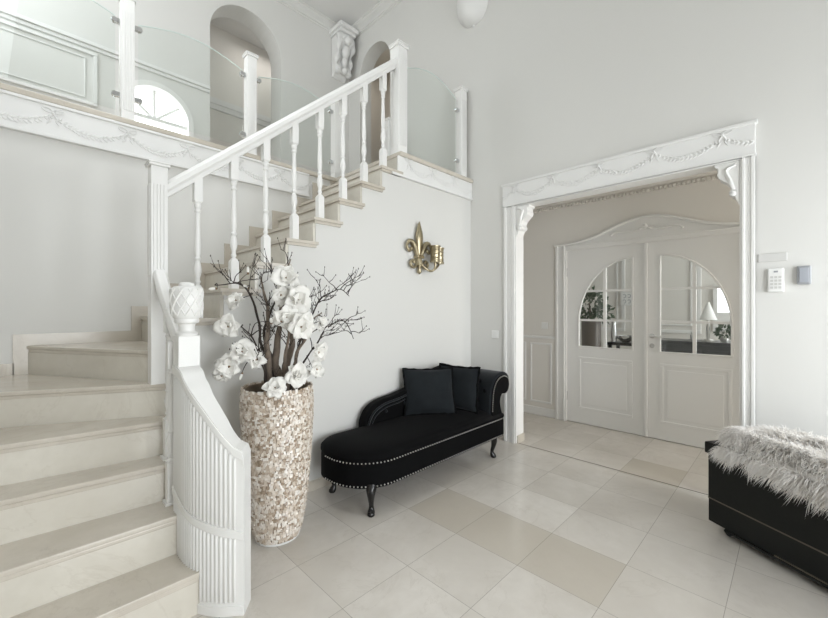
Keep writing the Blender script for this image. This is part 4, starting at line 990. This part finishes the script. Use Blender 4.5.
branch('magnolia branch reaching left across the stair treads with buds', (-.05, .02), [(.98, 2.18, 1.0), (.94, 2.20, 1.25), (.90, 2.22, 1.42), (.84, 2.29, 1.475), (.765, 2.35, 1.455)], .011, [((.835, 2.225, 1.367), .06, (-.7, -.6, .1))], [((.896, 2.222, 1.545), (0, 0, 1)), ((.752, 2.362, 1.437), (-1, .2, -.1)), ((.89, 2.24, 1.45), (-.6, -.4, .3))], 6, 5, TWIG, .0025, .16)
branch('magnolia branch leaning left with a bloom by the carved finial', (-.07, -.02), [(.96, 2.13, .98), (.92, 2.15, 1.12), (.86, 2.20, 1.22)], .010, [((.797, 2.235, 1.225), .075, (-.6, -.7, .1))], [((.93, 2.0, 1.26), (-.3, -.5, .6)), ((.98, 1.96, 1.27), (.3, -.5, .6))], 7, 5, TWIG, .0025, .15)
branch('magnolia branch drooping low left with a cluster of white blooms', (-.08, -.06), [(.94, 2.09, .96), (.90, 2.11, 1.04), (.85, 2.15, 1.08)], .009, [((.835, 2.145, 1.085), .08, (-.4, -.85, .3)), ((.782, 2.185, 1.01), .07, (-.6, -.8, 0)), ((.90, 2.12, 1.04), .06, (-.2, -.9, .2)), ((.755, 2.215, .965), .05, (-.7, -.6, -.2))], [((.825, 2.14, .955), (-.4, -.4, -.6))], 8, 5, TWIG, .0028, .13)
branch('short magnolia stem with a bloom at the right rim of the vase', (.05, -.09), [(1.07, 2.04, .90), (1.06, 2.0, .95)], .008, [((1.05, 1.945, .955), .075, (-.2, -.9, .35))], [], 9, 2, TWIG, .004, .1)
branch('short magnolia stem with a bloom hanging over the front rim', (-.03, -.10), [(.98, 2.02, .90), (.96, 1.985, .935)], .007, [((.925, 1.945, .905), .065, (-.35, -.85, .5))], [], 10, 1, TWIG, .004, .1)
branch('bare grey-brown magnolia trunk at the left of the bunch', (-.04, .0), [(.985, 2.15, .96), (.975, 2.14, 1.15), (.99, 2.17, 1.36), (.96, 2.2, 1.5)], .030, [], [], 11, 9)
branch('bare grey-brown magnolia trunk leaning right, thick and peeling', (.07, .03), [(1.11, 2.17, .98), (1.13, 2.15, 1.12), (1.15, 2.16, 1.30), (1.20, 2.15, 1.47)], .034, [], [], 12, 10)
branch('slim bare magnolia stem standing behind the middle trunks', (.01, .05), [(1.04, 2.21, 1.0), (1.0, 2.23, 1.2), (1.07, 2.22, 1.4), (1.05, 2.23, 1.55)], .013, [((1.15, 2.17, 1.40), .06, (-.2, -.9, .2))], [], 13, 7, TWIG)

# ------------------------------------------------------------------ chest and sheepskin
A = V((2.885, .378, 0)); dl = V((-.527, -.850, 0)).normalized(); dd = V((.850, -.527, 0)).normalized()
MC = Matrix.Translation(A) @ Matrix((dl, dd, V((0, 0, 1)))).transposed().to_4x4()     # x along the front, y to the wall
LEN, DEP = 1.15, .46
t = thing('blanket_chest', 'old black painted wooden chest on casters by the right wall', 'chest', A)
m = MB().box(0, LEN, .012, DEP-.01, .052, .19, MC).box(0, LEN, .010, DEP-.01, .192, .455, MC); m.build('body', CHEST, t, bevel=.004)
MB().box(-.012, LEN+.012, -.004, DEP, .458, .525, MC).build('lid', CHEST, t, bevel=.006)
MB().box(.0, LEN, .009, .013, .187, .194, MC).build('worn_joint', SCRAT, t)
MB().box(0.1, LEN, .0, .03, .040, .054, MC).build('bottom_batten', CHEST, t, bevel=.003)
MB().box(0.35, 0.75, .006, .012, .054, .060, MC).build('worn_edge', SCRAT, t)
for x in (.09, LEN-.09):
    for y in (.06, DEP-.07):
        m = MB().lathe((0, 0, 0), [(.012, -.012), (.022, -.012), (.022, .012), (.012, .012)], 14, MC @ Matrix.Translation((x, y, .022)) @ Matrix.Rotation(PI/2, 4, 'X'))
        m.box(x-.018, x+.018, y-.02, y+.02, .042, .054, MC); m.build('caster', BLACK, t, smooth=40)

t = thing('sheepskin', 'shaggy cream sheepskin draped over the black chest', 'rug', A+dl*.55+dd*.2+V((0, 0, .53)))
def hide(u, v):     # u along the chest, v from the front hem (0) to the back (1); local coords
    d = v*(DEP+.16)-.16*(0.45+.55*min(1, u/.5)) if True else 0
    x = .115+u*(LEN-.07)
    over = .02+.10*min(1, max(0, u*1.6))
    s_ = v*(DEP-.02+over)-over
    hump = .058+.030*noise.noise(V((u*5, v*4, 3)))
    if s_ < 0: y, z = -.016-.006*math.sin(9*u), .520+s_
    else: y, z = s_, .530+max(0, hump)*min(1, s_/.05)
    return V((x, y, z))
m = MB(); NU, NV = 40, 26; vs = []; fs = []
for off in (0.012, 0):
    for i in range(NU+1):
        for j in range(NV+1):
            p = hide(i/NU, j/NV); p.z += off if p.y > 0 else 0; p.y -= off if p.y <= 0 else 0
            vs.append(tuple(p))
K = (NU+1)*(NV+1)
for o_ in (0, K):
    for i in range(NU):
        for j in range(NV): a = o_+i*(NV+1)+j; fs.append((a, a+1, a+NV+2, a+NV+1))
m.add(vs, fs, MC); m.build('hide', FURB, t, smooth=80)
q = np.random.default_rng(4); NS = 26000
vs = []; fs = []
for k in range(NS):
    u, v = q.random(), q.random()
    if k % 3 == 0: v = q.random()*.30
    if k % 9 == 0: u = q.random()*.06
    p = hide(u, v); front = p.y < .04
    lock = noise.noise(V((p.x*16, p.y*16+p.z*16, 0))); l2 = noise.noise(V((p.x*16+9, p.y*16-p.z*9, 7)))
    L_ = .060+.040*q.random()
    nrm = V((0, -.55, .35)) if p.y <= 0 else V((0, -.10, .8))
    if u < .05: nrm += V((-.3*(1-u/.05), 0, 0))
    d = (nrm + V((lock*.55+.25, -.30+l2*.4, 0)) + V(q.normal(0, .24, 3))).normalized()
    g = V((lock*.4, -.55 if v < .75 else .1, -1.15 if front else -.75))
    w_ = .0021; a = d.orthogonal().normalized(); b = d.cross(a)
    pts = [p, p+d*L_*.4, p+d*L_*.72+g*L_*.16, p+d*L_*.95+g*L_*.46]
    for i in range(1, 4):
        if pts[i].y > 0.0 and pts[i].z < .533: pts[i].z = .533
    n0 = len(vs)
    for i, (pp, ww) in enumerate(zip(pts[:3], (w_, w_*.9, w_*.6))):
        for s_ in range(3): an = 2.0944*s_; vs.append(pp+(a*math.cos(an)+b*math.sin(an))*ww)
    vs.append(pts[3])
    for i in range(2):
        for s_ in range(3): s2 = (s_+1) % 3; fs.append((n0+i*3+s_, n0+i*3+s2, n0+i*3+3+s2, n0+i*3+3+s_))
    for s_ in range(3): fs.append((n0+6+s_, n0+6+(s_+1) % 3, n0+9))
m = MB(); m.add(vs, fs, MC)
base = worldloc(t)
me = bpy.data.meshes.new('wool'); me.from_pydata([(p[0]-base.x, p[1]-base.y, p[2]-base.z) for p in m.v], [], m.f); me.materials.append(FUR)
o = bpy.data.objects.new('wool', me); COL.objects.link(o); o.parent = t; o['kind'] = 'stuff'

# ------------------------------------------------------------------ light
def area(name, loc, direction, sx, sy, power, col=(1, 1, 1), spread=180):
    l = bpy.data.lights.new(name, 'AREA'); l.shape = 'RECTANGLE'; l.size = sx; l.size_y = sy; l.energy = power; l.color = col
    o = bpy.data.objects.new(name, l); COL.objects.link(o); o.location = loc; o.rotation_euler = V(direction).to_track_quat('-Z', 'Y').to_euler()
    l.spread = math.radians(spread); return o
DAY = (0.925, 0.965, 1.0)
area('window_daylight', (0.55, YF-.12, 1.28), (0.55, 1, -.6), 1.55, 2.3, 118, DAY)
area('window_daylight', (2.50, YF-.12, 1.28), (0.0, 1, -.7), 1.55, 2.3, 46, DAY)
area('window_daylight', (1.65, YF-.12, 3.95), (0, 1, -.1), 2.7, 1.85, 8, DAY)
area('gallery_daylight', (XL+.05, 4.1, 4.2), (1, 0, -.15), 1.0, 1.6, 29, DAY)
area('added_upper_light', (XL+.06, 2.3, 3.9), (1, .75, -.15), 1.7, 1.7, 17, (.93, .97, 1.0), 125)  # added light to even out the upper walls, in front of solid wall
area('added_ceiling_light', (0.5, 2.2, CEZ-.03), (0, .12, -1), 1.3, 1.1, 13, (.93, .97, 1.0), 105)  # added overhead light, brightens the top of the stair wall
area('added_low_side_light', (2.95, -1.64, 1.15), (0, 1, -.25), .55, 1.85, 32, DAY)  # added low light for the sheepskin and lower right wall
area('foyer_fill_light', (4.0, YF+.68, 1.5), (0, 1, 0), .8, 1.8, 27, (1, .965, .915))  # added warm fill for the foyer, no window at this end
area('parlour_daylight', (5.8, -1.5, 1.6), (0, 1, 0), 1.8, 1.8, 45, DAY)
area('corridor_light', (2.6, YG+.8, CEZ-.1), (0, 0, -1), .6, .3, 3, (1, .97, .93))
area('side_corridor_light', (XR+.6, 4.4, CEZ-.1), (0, 0, -1), .4, .3, 2, (1, .93, .84))
wd = bpy.data.worlds.new('world'); S.world = wd; wd.use_nodes = True
bg = wd.node_tree.nodes['Background']; bg.inputs[0].default_value = (.9, .95, 1, 1); bg.inputs[1].default_value = 0.6

# ------------------------------------------------------------------ camera
cd = bpy.data.cameras.new('camera'); cd.sensor_width = 36; cd.lens = 385.07/828*36; cd.shift_y = -0.00064; cd.clip_start = .02
cam = bpy.data.objects.new('camera', cd); COL.objects.link(cam); cam.location = (0, 0, 1.325); cam.rotation_euler = (PI/2, 0, 0.780309-PI/2)
S.camera = cam
S.cycles.diffuse_bounces = 6; S.cycles.max_bounces = 16; S.cycles.transparent_max_bounces = 16
S.view_settings.view_transform = 'Standard'; S.view_settings.look = 'None'; S.view_settings.exposure = 0.19; S.view_settings.gamma = 1.0
